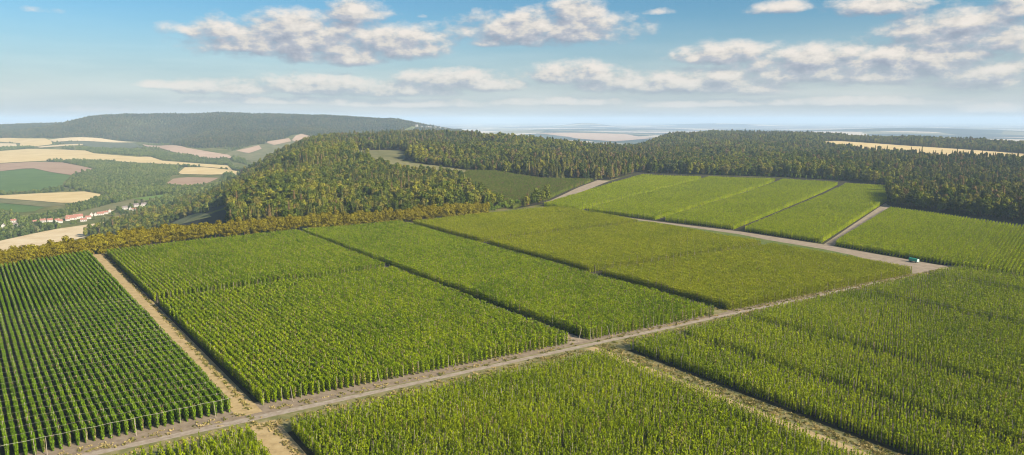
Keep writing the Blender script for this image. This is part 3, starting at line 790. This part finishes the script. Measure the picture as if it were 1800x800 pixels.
# ------------------------------------------------------------------ valley: fields, woods, village
def TP(*pts): return [T(*p) for p in pts]
VF = [
 ('wheat_field', 'wheat', TP((0,266),(50,262),(100,263),(150,265),(165,270),(200,273),(240,276),(265,276),(285,283),(330,286.5),(400,291.5),(462,293),(478,296),(455,300),(400,297),(330,291),(260,287),(200,285),(140,283.5),(80,283),(0,287))),
 ('brown_field', 'brownf', TP((0,288),(60,285),(110,286),(150,294),(170,299),(135,304),(125,308),(90,303),(60,296.5),(40,297),(0,301.5))),
 ('crop_field', 'greenf', TP((0,302),(40,297.5),(60,297),(90,304),(125,309),(112,320),(108,330),(70,337),(0,341))),
 ('wheat_field', 'wheat', TP((0,344),(77,340),(148,337),(189,344),(176,348),(143,357),(107,357),(0,349))),
 ('fallow_field', 'olivef', TP((0,349.5),(107,357.5),(122,360),(80,364),(0,357))),
 ('crop_field', 'greenf', TP((0,357.5),(78,364.5),(60,372),(30,374),(0,368))),
 ('brown_meadow', 'olivef', TP((95,387),(140,373),(200,358),(232,351),(260,353),(230,361),(205,368),(160,378),(120,386))),
 ('green_meadow', 'meadow', TP((215,353),(250,347),(292,342),(288,347),(262,352.5),(233,350.5))),
 ('wheat_field', 'palef', TP((150,379),(180,370),(208,366),(200,371),(170,379))),
 ('upper_field', 'wheat', TP((0,243),(80,244),(90,248),(92,254),(60,258),(34,258.5),(36,252),(0,250))),
 ('upper_field', 'palef', TP((0,252),(28,253),(30,257.5),(0,259.5))),
 ('upper_field', 'palef', TP((86,246),(180,244),(240,250.5),(200,251),(95,250))),
 ('vineyard', 'greyf', TP((95,251.5),(235,251.5),(255,259),(190,262),(150,256))),
 ('upper_field', 'palef', TP((65,258.5),(100,255.5),(146,253.5),(146,255.5),(100,258),(70,260))),
 ('pink_field', 'pink', TP((250,254),(300,256),(330,261),(400,272.5),(412,278),(375,281.5),(330,274),(300,266.5),(262,259))),
 ('spur_field', 'olivef', TP((395,270),(440,257),(510,246),(547,262),(500,285),(470,288),(440,283),(405,276))),
 ('pink_field', 'pink', TP((415,265.5),(455,256),(460,262),(437,270))),
 ('pink_field', 'pink', TP((465,250.5),(508,243.5),(512,249),(482,255.5))),
 ('pink_field', 'pink', TP((513,247),(520,239),(530,236),(545,240),(558,251),(540,254),(525,252))),
 ('oval_field', 'wheat', TP((313,304.5),(325,294.5),(360,294.5),(400,298.5),(433,303),(425,306),(370,307.5),(320,306.5))),
 ('tan_field', 'brownf', TP((292,323),(305,314.5),(330,312),(385,313),(370,320),(350,327),(310,325.5))),
 ('hill_foot_field', 'palef', TP((385,335),(400,323),(420,320.5),(460,314.5),(455,319),(430,326.5),(396,334.5))),
 ('plain_field', 'palef', TP((805,229),(830,230.5),(870,236.5),(950,244),(1045,249.5),(960,251),(870,248),(835,246),(852,239),(812,234))),
 ('plain_field', 'pink', TP((945,235.5),(1100,236.5),(1150,243),(1080,249),(1000,241))),
 ('pale_slope', 'palef', TP((0,424),(60,411),(100,403),(180,391.5),(235,385),(265,384),(225,392),(185,403),(160,415),(95,431),(0,452))),
 ('orchard_slope', 'orch', TP((265,383),(300,378.5),(350,375.5),(372,382),(330,392),(250,402),(165,416),(188,403),(228,392))),
]
VPOLY = []
for nm, mk, poly in VF:
    d = np.mean([math.hypot(*p) for p in poly])
    sheet(nm, poly, M[mk], .25 + d / 3200 + .05 * (mk == 'pink') * 20, None)
    VPOLY.append(poly)
def not_fields(x, y, m=4):
    ok = np.ones(len(x), bool)
    for p in VPOLY: ok &= sdf(p, x, y) < -m
    return ok
bands = [
 TP((78,283),(95,280),(140,282),(200,285),(260,290),(312,294),(312,305),(300,311),(290,325),(330,330),(395,322),(388,336),(320,345),(282,341),(230,346),(190,343),(150,336),(112,328),(128,309),(172,300),(140,291)),
 TP((40,386),(100,374),(143,358),(190,346),(280,332),(296,341),(230,350),(200,358),(140,373),(100,385),(60,395)),
 TP((0,420),(0,404),(60,398),(120,402),(210,390),(280,377),(345,369),(372,375),(290,381),(225,387),(120,408),(0,430)),
 TP((235,376),(255,364),(292,347),(380,338),(470,316),(560,300),(440,372),(350,371),(290,374)),
 TP((400,300),(440,301),(480,297),(560,290),(500,320),(440,330),(395,335),(385,322)),
 TP((115,258.5),(200,263),(300,270),(400,280.5),(470,291),(400,290),(330,285.5),(288,282),(262,275),(160,268.5),(110,261)),
 TP((0,260.5),(34,259.5),(60,259),(60,261),(0,265)),
 TP((322,292),(380,296.5),(440,301),(430,302),(380,298),(322,293.5)),
 TP((0,341.5),(70,338),(110,332),(112,336),(75,339.5),(0,343)),
 TP((405,276),(430,280),(470,288),(500,286),(520,288),(480,295),(440,291),(410,284)),
 TP((0,372),(30,376),(45,390),(20,398),(0,398)),
]
ax_, ay_ = [], []
for b in bands:
    x, y = fill(b, 10.5); ok = not_fields(x, y, 2); ax_.append(x[ok]); ay_.append(y[ok])
vx_, vy_ = np.concatenate(ax_), np.concatenate(ay_)
# sprinkled trees and hedges over the open valley
x, y = fill([(-3600, 5200), (-400, 5600), (-500, 3000), (-900, 2200), (-900, 1500), (-1500, 1500), (-3400, 4800)], 30)
ok = not_fields(x, y, 8) & (np.sin(x / 90 + np.sin(y / 140) * 2) + np.sin(y / 160) > .5)
vx_, vy_ = np.concatenate([vx_, x[ok]]), np.concatenate([vy_, y[ok]])

# village houses, left to right
M['wall_w'] = flat_mat('white_render', [(.50, .46, .40), (.66, .62, .56)], .4)
M['roof_r'] = flat_mat('red_tiles', [(.34, .15, .10), (.44, .22, .16)], .6)
M['roof_g'] = flat_mat('grey_tiles', [(.2, .17, .16), (.3, .25, .23)], .6)
M['pane'] = flat_mat('dark_glass', [(.03, .04, .05), (.06, .07, .08)], 1, rough=.2)
ORD = ['first', 'second', 'third', 'fourth', 'fifth', 'sixth', 'seventh', 'eighth', 'ninth', 'tenth', 'eleventh', 'twelfth', 'thirteenth', 'fourteenth', 'fifteenth', 'sixteenth', 'seventeenth', 'eighteenth', 'nineteenth', 'twentieth', 'twenty-first', 'twenty-second', 'twenty-third', 'twenty-fourth']
def house(x, y, w, d, hh, rot, roof, label, up=4.0, group='village houses in the valley', windows=True):
    z = float(height(x, y))
    e = link('house', None, None, (x, y, z), rot); tag(e, label, 'house', group)
    mb = MB(); mb.box(-w/2, w/2, -d/2, d/2, -2, hh)
    for s in (-1, 1): mb.quad([(s*w/2, -d/2, hh), (s*w/2, d/2, hh), (s*w/2, 0, hh + up)])
    link('wall', mb.mesh('wall', M['wall_w']), e)
    mb = MB(); o = .5
    for s in (-1, 1):
        mb.quad([(-w/2-o, s*(d/2+o), hh-.35), (w/2+o, s*(d/2+o), hh-.35), (w/2+o, 0, hh+up+.1), (-w/2-o, 0, hh+up+.1)])
        mb.quad([(-w/2-o, s*(d/2+o), hh-.65), (w/2+o, s*(d/2+o), hh-.65), (w/2+o, s*(d/2+o), hh-.35), (-w/2-o, s*(d/2+o), hh-.35)])
    rf = link('roof', mb.mesh('roof', M[roof]), e)
    mb = MB(); mb.box(w*.2, w*.2+.9, .6, 1.5, hh+up*.3, hh+up+1.2); link('chimney', mb.mesh('chimney', M['wall_w']), rf)
    if windows:
        for s in (-1, 1):
            for k in (-.3, 0, .3):
                mb = MB(); mb.box(k*w-.6, k*w+.6, s*d/2-(.05 if s > 0 else 0.03), s*d/2+(.03 if s > 0 else .05), hh*.35, hh*.35+1.5); link('window', mb.mesh('window', M['pane']), e)
HS = [(6,400,12,'roof_g'),(24,391,12,'roof_r'),(28,398,9,'roof_g'),(62,392,10,'roof_r'),(76,391,13,'roof_r'),(88,390,12,'roof_r'),(101,390,11,'roof_r'),(106,392,10,'roof_r'),
      (119,388,10,'roof_r'),(126,386,24,'roof_r'),(138,384,20,'roof_r'),(147,389,14,'roof_r'),(155,385,13,'roof_r'),(161,380,12,'roof_r'),(168,379,11,'roof_r'),(177,378,16,'roof_r'),
      (186,376,12,'roof_r'),(193,373,13,'roof_r'),(220,368,13,'roof_g'),(229,369,12,'roof_g'),(236,370,9,'roof_r'),(240,363,14,'roof_g'),(248,365,12,'roof_g'),(253,362,13,'roof_g')]
HW = []
for i, (u, v, w, rf) in enumerate(HS):
    x, y = T(u, v); HW.append((x, y))
    w *= .95
    house(x, y, w, w * .62, 4.6 + rng.random() * 1.5, math.radians(rng.choice([25, 30, 40, -60])) , rf,
          ('red' if rf == 'roof_r' else 'grey') + '-roofed white village house, ' + ORD[i] + ' from the left in the valley', up=w * .27)
HW = np.array(HW)
def clear_houses(x, y, r=13, shade=26):
    ok = np.ones(len(x), bool)
    for hx, hy in HW:
        D = math.hypot(hx, hy); ux, uy = hx / D, hy / D
        tt = (x - hx) * ux + (y - hy) * uy; ss = abs((x - hx) * uy - (y - hy) * ux)
        ok &= ~((ss < 9) & (tt > -70) & (tt < r))
    return ok
ok = clear_houses(vx_, vy_); vx_, vy_ = vx_[ok], vy_[ok]
# garden trees between the houses
gx_, gy_ = fill([T(*p) for p in ((0,408),(0,392),(60,385),(120,382),(200,370),(262,358),(262,368),(200,382),(120,396))], 17)
ok = clear_houses(gx_, gy_) & not_fields(gx_, gy_, 3) & (rng.random(len(gx_)) < .8); vx_, vy_ = np.concatenate([vx_, gx_[ok]]), np.concatenate([vy_, gy_[ok]])
_u, _v = proj(vx_, vy_, height(vx_, vy_))
ok = ~((_u > 150) & (_u < 392) & (_v > np.interp(_u, [150, 250, 350, 392], [397, 384, 375, 371])))
vx_, vy_ = vx_[ok], vy_[ok]
wood('valley_woods', vx_, vy_, ['valley', 'valley'], [.5, .5], 'tree belts and woods along the valley between the pale fields', .6, 1.15)

# wood on the long far hill
bl_u = [-200, 0, 100, 240, 300, 400, 440, 500, 512, 530, 560, 580, 640, 760, 830, 860]
bl_v = [243, 242.5, 242.5, 249.5, 253.5, 270, 259, 245, 238.5, 235, 250, 262, 262, 250, 243, 240]
x, y = fill([(-7400, 8600), (-6400, 6900), (-5000, 5000), (-3000, 4300), (-1200, 4600), (-300, 5400), (0, 6500), (0, 7900), (-1200, 8300), (-3500, 8600)], 17)
z = height(x, y); u, v = proj(x, y, z)
ok = (v < np.interp(u, bl_u, bl_v)) & (u > -120) & (u < 850) & not_fields(x, y, 2)
wood('far_hill_wood', x[ok], y[ok], ['far', 'far'], [.5, .5], 'dark wood covering the long flat-topped hill on the horizon', .8, 1.35)
# houses at the end of the long hill
for i, (u, v, w) in enumerate([(732,223.5,26),(741,225,20),(750,225,34),(756,225.5,26),(764,225.5,30),(772,226.5,24),(783,229,22),(794,231,18)]):
    x, y = T(u, v)
    house(x, y, w, 16, 14, math.radians(rng.uniform(-10, 15)), 'roof_g', 'tiny white house block, ' + ORD[i] + ' from the left at the end of the far hill', 5, 'white houses at the end of the far hill', windows=False)

# lattice pylon on the wheat field
def pylon(x, y, h, label):
    mb = MB(); w = h * .14
    z = float(height(x, y))
    for sx in (-1, 1):
        for sy in (-1, 1):
            mb.tube((sx*w, sy*w, -1), (sx*w*.25, sy*w*.25, h), .28, .2, 4)
    lv = [0, .2, .4, .6, .8]
    for a, b in zip(lv, lv[1:] + [1]):
        wa_, wb_ = w*(1-.75*a), w*(1-.75*b)
        for s in (-1, 1):
            mb.tube((-wa_, s*wa_, a*h), (wb_, s*wb_, b*h), .15, k=4); mb.tube((wa_, s*wa_, a*h), (-wb_, s*wb_, b*h), .15, k=4)
            mb.tube((s*wa_, -wa_, a*h), (s*wb_, wb_, b*h), .15, k=4)
    e = link('pylon', mb.mesh('pylon', M['pole']), None, (x, y, z), .5); tag(e, label, 'pylon')
    for zz in (.72, .9):
        m2 = MB(); m2.tube((-h*.2, 0, zz*h), (h*.2, 0, zz*h), .22, k=4); link('cross_arm', m2.mesh('cross_arm', M['pole']), e)
pylon(*T(132, 266), 30, 'small lattice power pylon on the wheat field across the valley')

# ------------------------------------------------------------------ green covered trailer by the earth clearing
x, y = T(1105, 383); tree_obj('lime', 'shrub', x, y, .6, 'lone pale green shrub at the margin below the bright far strips', 'shrub', None)
M['tarp'] = flat_mat('green_tarpaulin', [(.05, .48, .27), (.07, .58, .34)], .8, rough=.55)
M['tarp_p'] = flat_mat('pale_tarpaulin', [(.45, .62, .55), (.55, .7, .62)], .8, rough=.55)
M['rubber'] = flat_mat('rubber', [(.02, .02, .02), (.035, .035, .035)], 2)
M['steel'] = flat_mat('grey_steel', [(.25, .25, .25), (.35, .35, .35)], 2, rough=.5)
def arch(mb, x0, x1, w, z0, z1, m=0, caps=(True, True)):
    prof = []
    for i in range(13):
        a = math.pi * i / 12
        prof.append((-w * math.cos(a), z0 + (z1 - z0) * (.62 + .38 * math.sin(a)) if 0 < i < 12 else z0 + (z1 - z0) * .62))
    prof = [(-w, z0)] + prof + [(w, z0)]
    for (a, b) in zip(prof[:-1], prof[1:]): mb.quad([(x0, a[0], a[1]), (x1, a[0], a[1]), (x1, b[0], b[1]), (x0, b[0], b[1])], m)
    for c, x in zip(caps, (x0, x1)):
        if c: mb.quad([(x, p[0], p[1]) for p in prof], m)
tx, ty = G(1606, 461)
a_, b_ = G(1592, 457), G(1618, 462.5)
rot = math.atan2(b_[1] - a_[1], b_[0] - a_[0])
e = link('trailer', None, None, (tx, ty, float(height(tx, ty)) + .08), rot)
tag(e, 'green tarpaulin-covered farm trailer with pale end standing on the earth clearing', 'trailer')
mb = MB(); arch(mb, -4.4, 4.1, 1.35, 1.15, 3.7, 0, (True, False)); link('cover', mb.mesh('cover', [M['tarp']]), e)
mb = MB(); arch(mb, 4.12, 4.6, 1.38, 1.12, 3.74, 0); link('end_panel', mb.mesh('end_panel', [M['tarp_p']]), e)
mb = MB(); mb.box(-4.7, 4.8, -1.2, 1.2, .8, 1.1); mb.tube((4.8, 0, .9), (6.2, 0, .75), .08); link('chassis', mb.mesh('chassis', M['steel']), e)
for xx in (-3.2, -2.1, 3.2):
    for s in (-1, 1):
        mb = MB(); mb.tube((xx, s*1.0, .5), (xx, s*1.3, .5), .5, k=16); wh = link('wheel', mb.mesh('wheel', M['rubber']), e)
        mb = MB(); mb.tube((xx, s*1.29, .5), (xx, s*1.32, .5), .24, k=10); link('rim', mb.mesh('rim', M['steel']), wh)

# ------------------------------------------------------------------ grass tufts on verges and tracks
tuft = []
for i in range(5):
    mb = MB(); n = 26; C = rng.normal(size=(n, 3)) * np.array([.55, .55, .16]) + np.array([0, 0, .25]); C[:, 2] = abs(C[:, 2])
    nr = rng.normal(size=(n, 3)); nr[:, 2] *= .4; quads(mb, C, nr, .5); tuft.append(bpy.data.objects.new('tuft_piece', mb.mesh('tuft', [M['tuft']])))
TC = coll('tuft_pieces', tuft)
tp = []
def strip(s0, t0, s1, t1, wd, dens):
    a, b = np.array(W(s0, t0)), np.array(W(s1, t1)); Ln = np.hypot(*(b - a)); u = (b - a) / Ln; nn = np.array([u[1], -u[0]])
    k = int(Ln * wd * dens); f = rng.random(k) * Ln; g = rng.normal(size=k) * wd / 2
    for q in a + u * f[:, None] + nn * g[:, None]: tp.append(q)
strip(-300, 7, 0, 6, 4, .25); strip(0, -9, 180, -11, 4, .6); strip(200, -12, 590, -18, 4, .5); strip(10, 6, 185, 1, 3, .25)
strip(200, 0, 305, -4, 3, .25); strip(320, -5, 545, -13, 3, .4); strip(3, 12, -8, 470, 1.1, 1.0); strip(-3.4, 12, -21, 490, .8, .5)
strip(5.5, -8, 6.5, -190, 1.2, 1.0); strip(-3.5, -8, -3.5, -190, 1, .5); strip(196, -8, 194, -250, 4, .6); strip(183, -8, 183, -250, 1.5, .7); strip(200, -14, 199, -250, 1.5, .5)
strip(552, 0, 575, 450, 4, .2); strip(-200, -6, -5, -6, 4, .35); strip(0, 8, 0, -8, 3, .3)
strip(318, 0, 329, 490, 3, .3); strip(190, 5, 188, 490, 3, .3)
tp = np.array(tp); s = rng.uniform(.4, 1.25, len(tp))
scatter('verge_grass', np.column_stack([tp, height(tp[:, 0], tp[:, 1]) + .05]), [(0, 0, a) for a in rng.random(len(tp)) * 6], np.stack([s, s, s], 1), rng.integers(0, 5, len(tp)), TC,
        'dry grass tufts along the road verges and field tracks', 'grass')

# ------------------------------------------------------------------ haze
mb = MB(); mb.box(-62500, 62500, -2900, 75000, float(Z.min()) - 1.0, max(262.0, float(Z.max()) + 25)); 
hm, nt, out = mat('haze_air')
pv_ = N(nt, 'ShaderNodeVolumePrincipled', i_Density=HAZE if 'HAZE' in globals() else 5.8e-5, i_Anisotropy=.0)
pv_.inputs['Color'].default_value = (.60, .78, .98, 1)
L(nt, pv_.outputs[0], out.inputs['Volume'])
hz = link('haze', mb.mesh('haze', hm)); tag(hz, 'pale blue air haze over the whole landscape', 'haze', kind='stuff')

# ------------------------------------------------------------------ sky
Wd = bpy.data.worlds.new('World'); S.world = Wd; Wd.use_nodes = True
nt = Wd.node_tree; nt.nodes.clear()
out = nt.nodes.new('ShaderNodeOutputWorld'); bg = nt.nodes.new('ShaderNodeBackground'); bg.inputs[1].default_value = .05
L(nt, bg.outputs[0], out.inputs[0])
sky = N(nt, 'ShaderNodeTexSky', sky_type='NISHITA', sun_disc=False, sun_elevation=math.radians(SUN_EL), sun_rotation=math.radians(SUN_AZ), altitude=400.0, air_density=1.1, dust_density=.6, ozone_density=2.5)
tc = N(nt, 'ShaderNodeTexCoord'); sp = N(nt, 'ShaderNodeSeparateXYZ'); L(nt, tc.outputs['Generated'], sp.inputs[0])
azn = N(nt, 'ShaderNodeMath', operation='ARCTAN2'); L(nt, sp.outputs[0], azn.inputs[0]); L(nt, sp.outputs[1], azn.inputs[1])
eln = N(nt, 'ShaderNodeMath', operation='ARCSINE'); L(nt, sp.outputs[2], eln.inputs[0])
cb = N(nt, 'ShaderNodeCombineXYZ'); L(nt, azn.outputs[0], cb.inputs[0]); L(nt, eln.outputs[0], cb.inputs[1])
def azel(u, v):
    r = ray(u, v); r = r / np.linalg.norm(r); return math.atan2(r[0], r[1]), math.asin(r[2])
# cumulus banks: centre and half size as seen in the photograph, turned into sky angles
CL = [(545,66,185,34,1),(628,18,52,20,1),(705,72,85,28,1),(400,52,95,14,.9),(445,78,110,14,.9),(610,98,70,16,.8),(520,40,70,22,1),
      (960,46,150,28,1),(1015,16,50,22,1),(880,72,55,10,.5),
      (1375,12,55,10,.8),(1545,4,95,18,.6),(1790,6,60,20,.6),(1685,50,110,30,.9),(1625,42,80,18,.9),(1780,62,60,26,.5),
      (1270,93,85,18,1),(1440,98,150,22,.9),(1600,104,170,20,.8),(1500,126,300,20,.6),(1720,125,130,26,.6),(1560,96,60,16,.9),
      (1010,128,85,18,1),(1080,146,80,15,.8),(1210,142,190,20,.95),(1330,150,75,14,.9),
      (400,152,110,13,.75),(570,148,120,17,.95),(700,156,110,13,.8),(790,138,90,17,1),(860,148,70,13,.8),
      (1230,182,110,7,.7),(720,182,160,8,.6),(1740,190,70,8,.7),(300,148,60,7,.5),
      (1158,20,30,6,-.1),(742,28,12,4,-.2),(85,18,55,6,-.9),(1182,95,12,6,-.2),(150,190,130,6,-.6),(480,176,200,7,.4),(980,178,160,8,.4),(1500,178,200,8,.4)]
ng = bpy.data.node_groups.new('cloud_field', 'ShaderNodeTree')
ng.interface.new_socket('P', in_out='INPUT', socket_type='NodeSocketVector')
ng.interface.new_socket('D', in_out='OUTPUT', socket_type='NodeSocketFloat')
ng.interface.new_socket('Y', in_out='OUTPUT', socket_type='NodeSocketFloat')
gi = ng.nodes.new('NodeGroupInput'); go = ng.nodes.new('NodeGroupOutput')
# domain warp for billowy outlines
nz = N(ng, 'ShaderNodeTexNoise', i_Scale=30.0, i_Detail=8.0, i_Roughness=.6)
mpn = N(ng, 'ShaderNodeMapping'); mpn.inputs['Scale'].default_value = (1, 1.9, 1); L(ng, gi.outputs[0], mpn.inputs[0]); L(ng, mpn.outputs[0], nz.inputs['Vector'])
last = None
for (u, v, ru, rv, dn) in CL:
    a, e_ = azel(u, v)
    k = math.cos(a) ** 2
    mp = N(ng, 'ShaderNodeMapping', vector_type='TEXTURE'); mp.inputs['Location'].default_value = (a, e_ - rv / F * .35, 0); mp.inputs['Scale'].default_value = (ru / F * k * 1.12, rv / F * 1.5, 1)
    L(ng, gi.outputs[0], mp.inputs[0])
    # flat undersides: the lower half is squeezed
    s_ = N(ng, 'ShaderNodeSeparateXYZ'); L(ng, mp.outputs[0], s_.inputs[0])
    mn = N(ng, 'ShaderNodeMath', operation='MINIMUM', i_1=0.0); L(ng, s_.outputs[1], mn.inputs[0])
    ma = N(ng, 'ShaderNodeMath', operation='MULTIPLY_ADD', i_1=.9); L(ng, mn.outputs[0], ma.inputs[0]); L(ng, s_.outputs[1], ma.inputs[2])
    c_ = N(ng, 'ShaderNodeCombineXYZ'); L(ng, s_.outputs[0], c_.inputs[0]); L(ng, ma.outputs[0], c_.inputs[1])
    ln = N(ng, 'ShaderNodeVectorMath', operation='DOT_PRODUCT'); L(ng, c_.outputs[0], ln.inputs[0]); L(ng, c_.outputs[0], ln.inputs[1])
    d_ = N(ng, 'ShaderNodeMath', operation='MULTIPLY_ADD', i_1=-1.0, i_2=.55 + .45 * dn); L(ng, ln.outputs['Value'], d_.inputs[0])
    if last is None: last = d_.outputs[0]
    else:
        mx = N(ng, 'ShaderNodeMath', operation='SMOOTH_MAX', i_2=.25); L(ng, last, mx.inputs[0]); L(ng, d_.outputs[0], mx.inputs[1]); last = mx.outputs[0]
ad = N(ng, 'ShaderNodeMath', operation='MULTIPLY_ADD', i_1=2.8, i_2=-1.18); L(ng, nz.outputs[0], ad.inputs[0])
cl0 = N(ng, 'ShaderNodeMath', operation='MAXIMUM', i_1=-2.5); L(ng, last, cl0.inputs[0])
sm_ = N(ng, 'ShaderNodeMath', operation='ADD'); L(ng, ad.outputs[0], sm_.inputs[0]); L(ng, cl0.outputs[0], sm_.inputs[1])
L(ng, sm_.outputs[0], go.inputs[0]); L(ng, cl0.outputs[0], go.inputs[1])
g1 = nt.nodes.new('ShaderNodeGroup'); g1.node_tree = ng; g2 = nt.nodes.new('ShaderNodeGroup'); g2.node_tree = ng
L(nt, cb.outputs[0], g1.inputs[0])
of = N(nt, 'ShaderNodeVectorMath', operation='ADD'); L(nt, cb.outputs[0], of.inputs[0]); of.inputs[1].default_value = (.007, .010, 0); L(nt, of.outputs[0], g2.inputs[0])
mask = N(nt, 'ShaderNodeMapRange', interpolation_type='SMOOTHSTEP', i_1=-.15, i_2=1.1, i_3=0.0, i_4=.97); L(nt, g1.outputs[0], mask.inputs[0])
df = N(nt, 'ShaderNodeMath', operation='SUBTRACT'); L(nt, g1.outputs[0], df.inputs[0]); L(nt, g2.outputs[0], df.inputs[1])
lit = N(nt, 'ShaderNodeMapRange', i_1=-.55, i_2=.75, i_3=0.0, i_4=1.0); L(nt, df.outputs[0], lit.inputs[0])
cr = ramp(nt, [(0, (3.0, 3.4, 4.2)), (.4, (4.6, 4.8, 5.3)), (.62, (6.5, 6.2, 5.8)), (1, (8.3, 7.6, 6.9))]); L(nt, lit.outputs[0], cr.inputs[0])
# milky band low over the horizon
hzm = N(nt, 'ShaderNodeMapRange', i_1=.0, i_2=.15, i_3=.85, i_4=0.0, interpolation_type='SMOOTHSTEP'); L(nt, eln.outputs[0], hzm.inputs[0])
skyt = mixc(nt, sky.outputs[0], (.54, .86, 1.0), 1.0, 'MULTIPLY')
n3 = N(nt, 'ShaderNodeTexNoise', i_Scale=5.0, i_Detail=4.0); m3 = N(nt, 'ShaderNodeMapping'); m3.inputs['Scale'].default_value = (1, 9, 1); L(nt, cb.outputs[0], m3.inputs[0]); L(nt, m3.outputs[0], n3.inputs['Vector'])
bandc = ramp(nt, [(.35, (5.0, 5.3, 5.6)), (.7, (6.8, 6.7, 6.6))]); L(nt, n3.outputs[0], bandc.inputs[0])
s1 = mixc(nt, skyt, bandc.outputs[0], hzm.outputs[0])
cf = N(nt, 'ShaderNodeMapRange', i_1=0.0, i_2=.07, i_3=.35, i_4=1.0); L(nt, eln.outputs[0], cf.inputs[0])
mk = N(nt, 'ShaderNodeMath', operation='MULTIPLY'); L(nt, mask.outputs[0], mk.inputs[0]); L(nt, cf.outputs[0], mk.inputs[1])
s2 = mixc(nt, s1, cr.outputs[0], mk.outputs[0])
L(nt, s2, bg.inputs[0])
Wd.cycles.sampling_method = 'MANUAL'; Wd.cycles.sample_map_resolution = 512

# ------------------------------------------------------------------ sun, camera, render
sl_ = bpy.data.lights.new('sun', 'SUN'); sl_.energy = 5.0; sl_.angle = math.radians(.53); sl_.color = (1.0, .90, .76)
so = bpy.data.objects.new('sun', sl_); COL.objects.link(so)
az, el = math.radians(SUN_AZ), math.radians(SUN_EL)
dirv = Vector((math.sin(az) * math.cos(el), math.cos(az) * math.cos(el), math.sin(el)))
so.rotation_euler = dirv.to_track_quat('Z', 'Y').to_euler(); so.location = (0, 0, 400)
cam = bpy.data.cameras.new('camera'); cam.sensor_width = 36; cam.lens = 36 * F / 1800; cam.clip_start = 1; cam.clip_end = 200000
co_ = bpy.data.objects.new('camera', cam); COL.objects.link(co_); co_.location = (0, 0, H); co_.rotation_euler = (math.radians(90) - P, 0, 0)
S.camera = co_
S.view_settings.view_transform = 'Standard'; S.view_settings.look = 'None'; S.view_settings.exposure = 1.12; S.view_settings.gamma = 1
c = S.cycles
c.max_bounces = 5; c.diffuse_bounces = 2; c.glossy_bounces = 1; c.transmission_bounces = 3; c.volume_bounces = 2; c.transparent_max_bounces = 4
c.use_denoising = True; c.denoising_prefilter = 'ACCURATE'; c.denoising_input_passes = 'RGB_ALBEDO_NORMAL'; c.pixel_filter_type = 'BLACKMAN_HARRIS'; c.filter_width = 1.1; c.sample_clamp_indirect = 8; c.volume_step_rate = 4
c.use_fast_gi = False
print('chunks', len(chunks), 'hill trees', len(fx), 'plateau trees', len(bx), 'poles', len(poles), 'valley', len(vx_), 'far', int(ok.sum()), 'tufts', len(tp), 'amber', k)
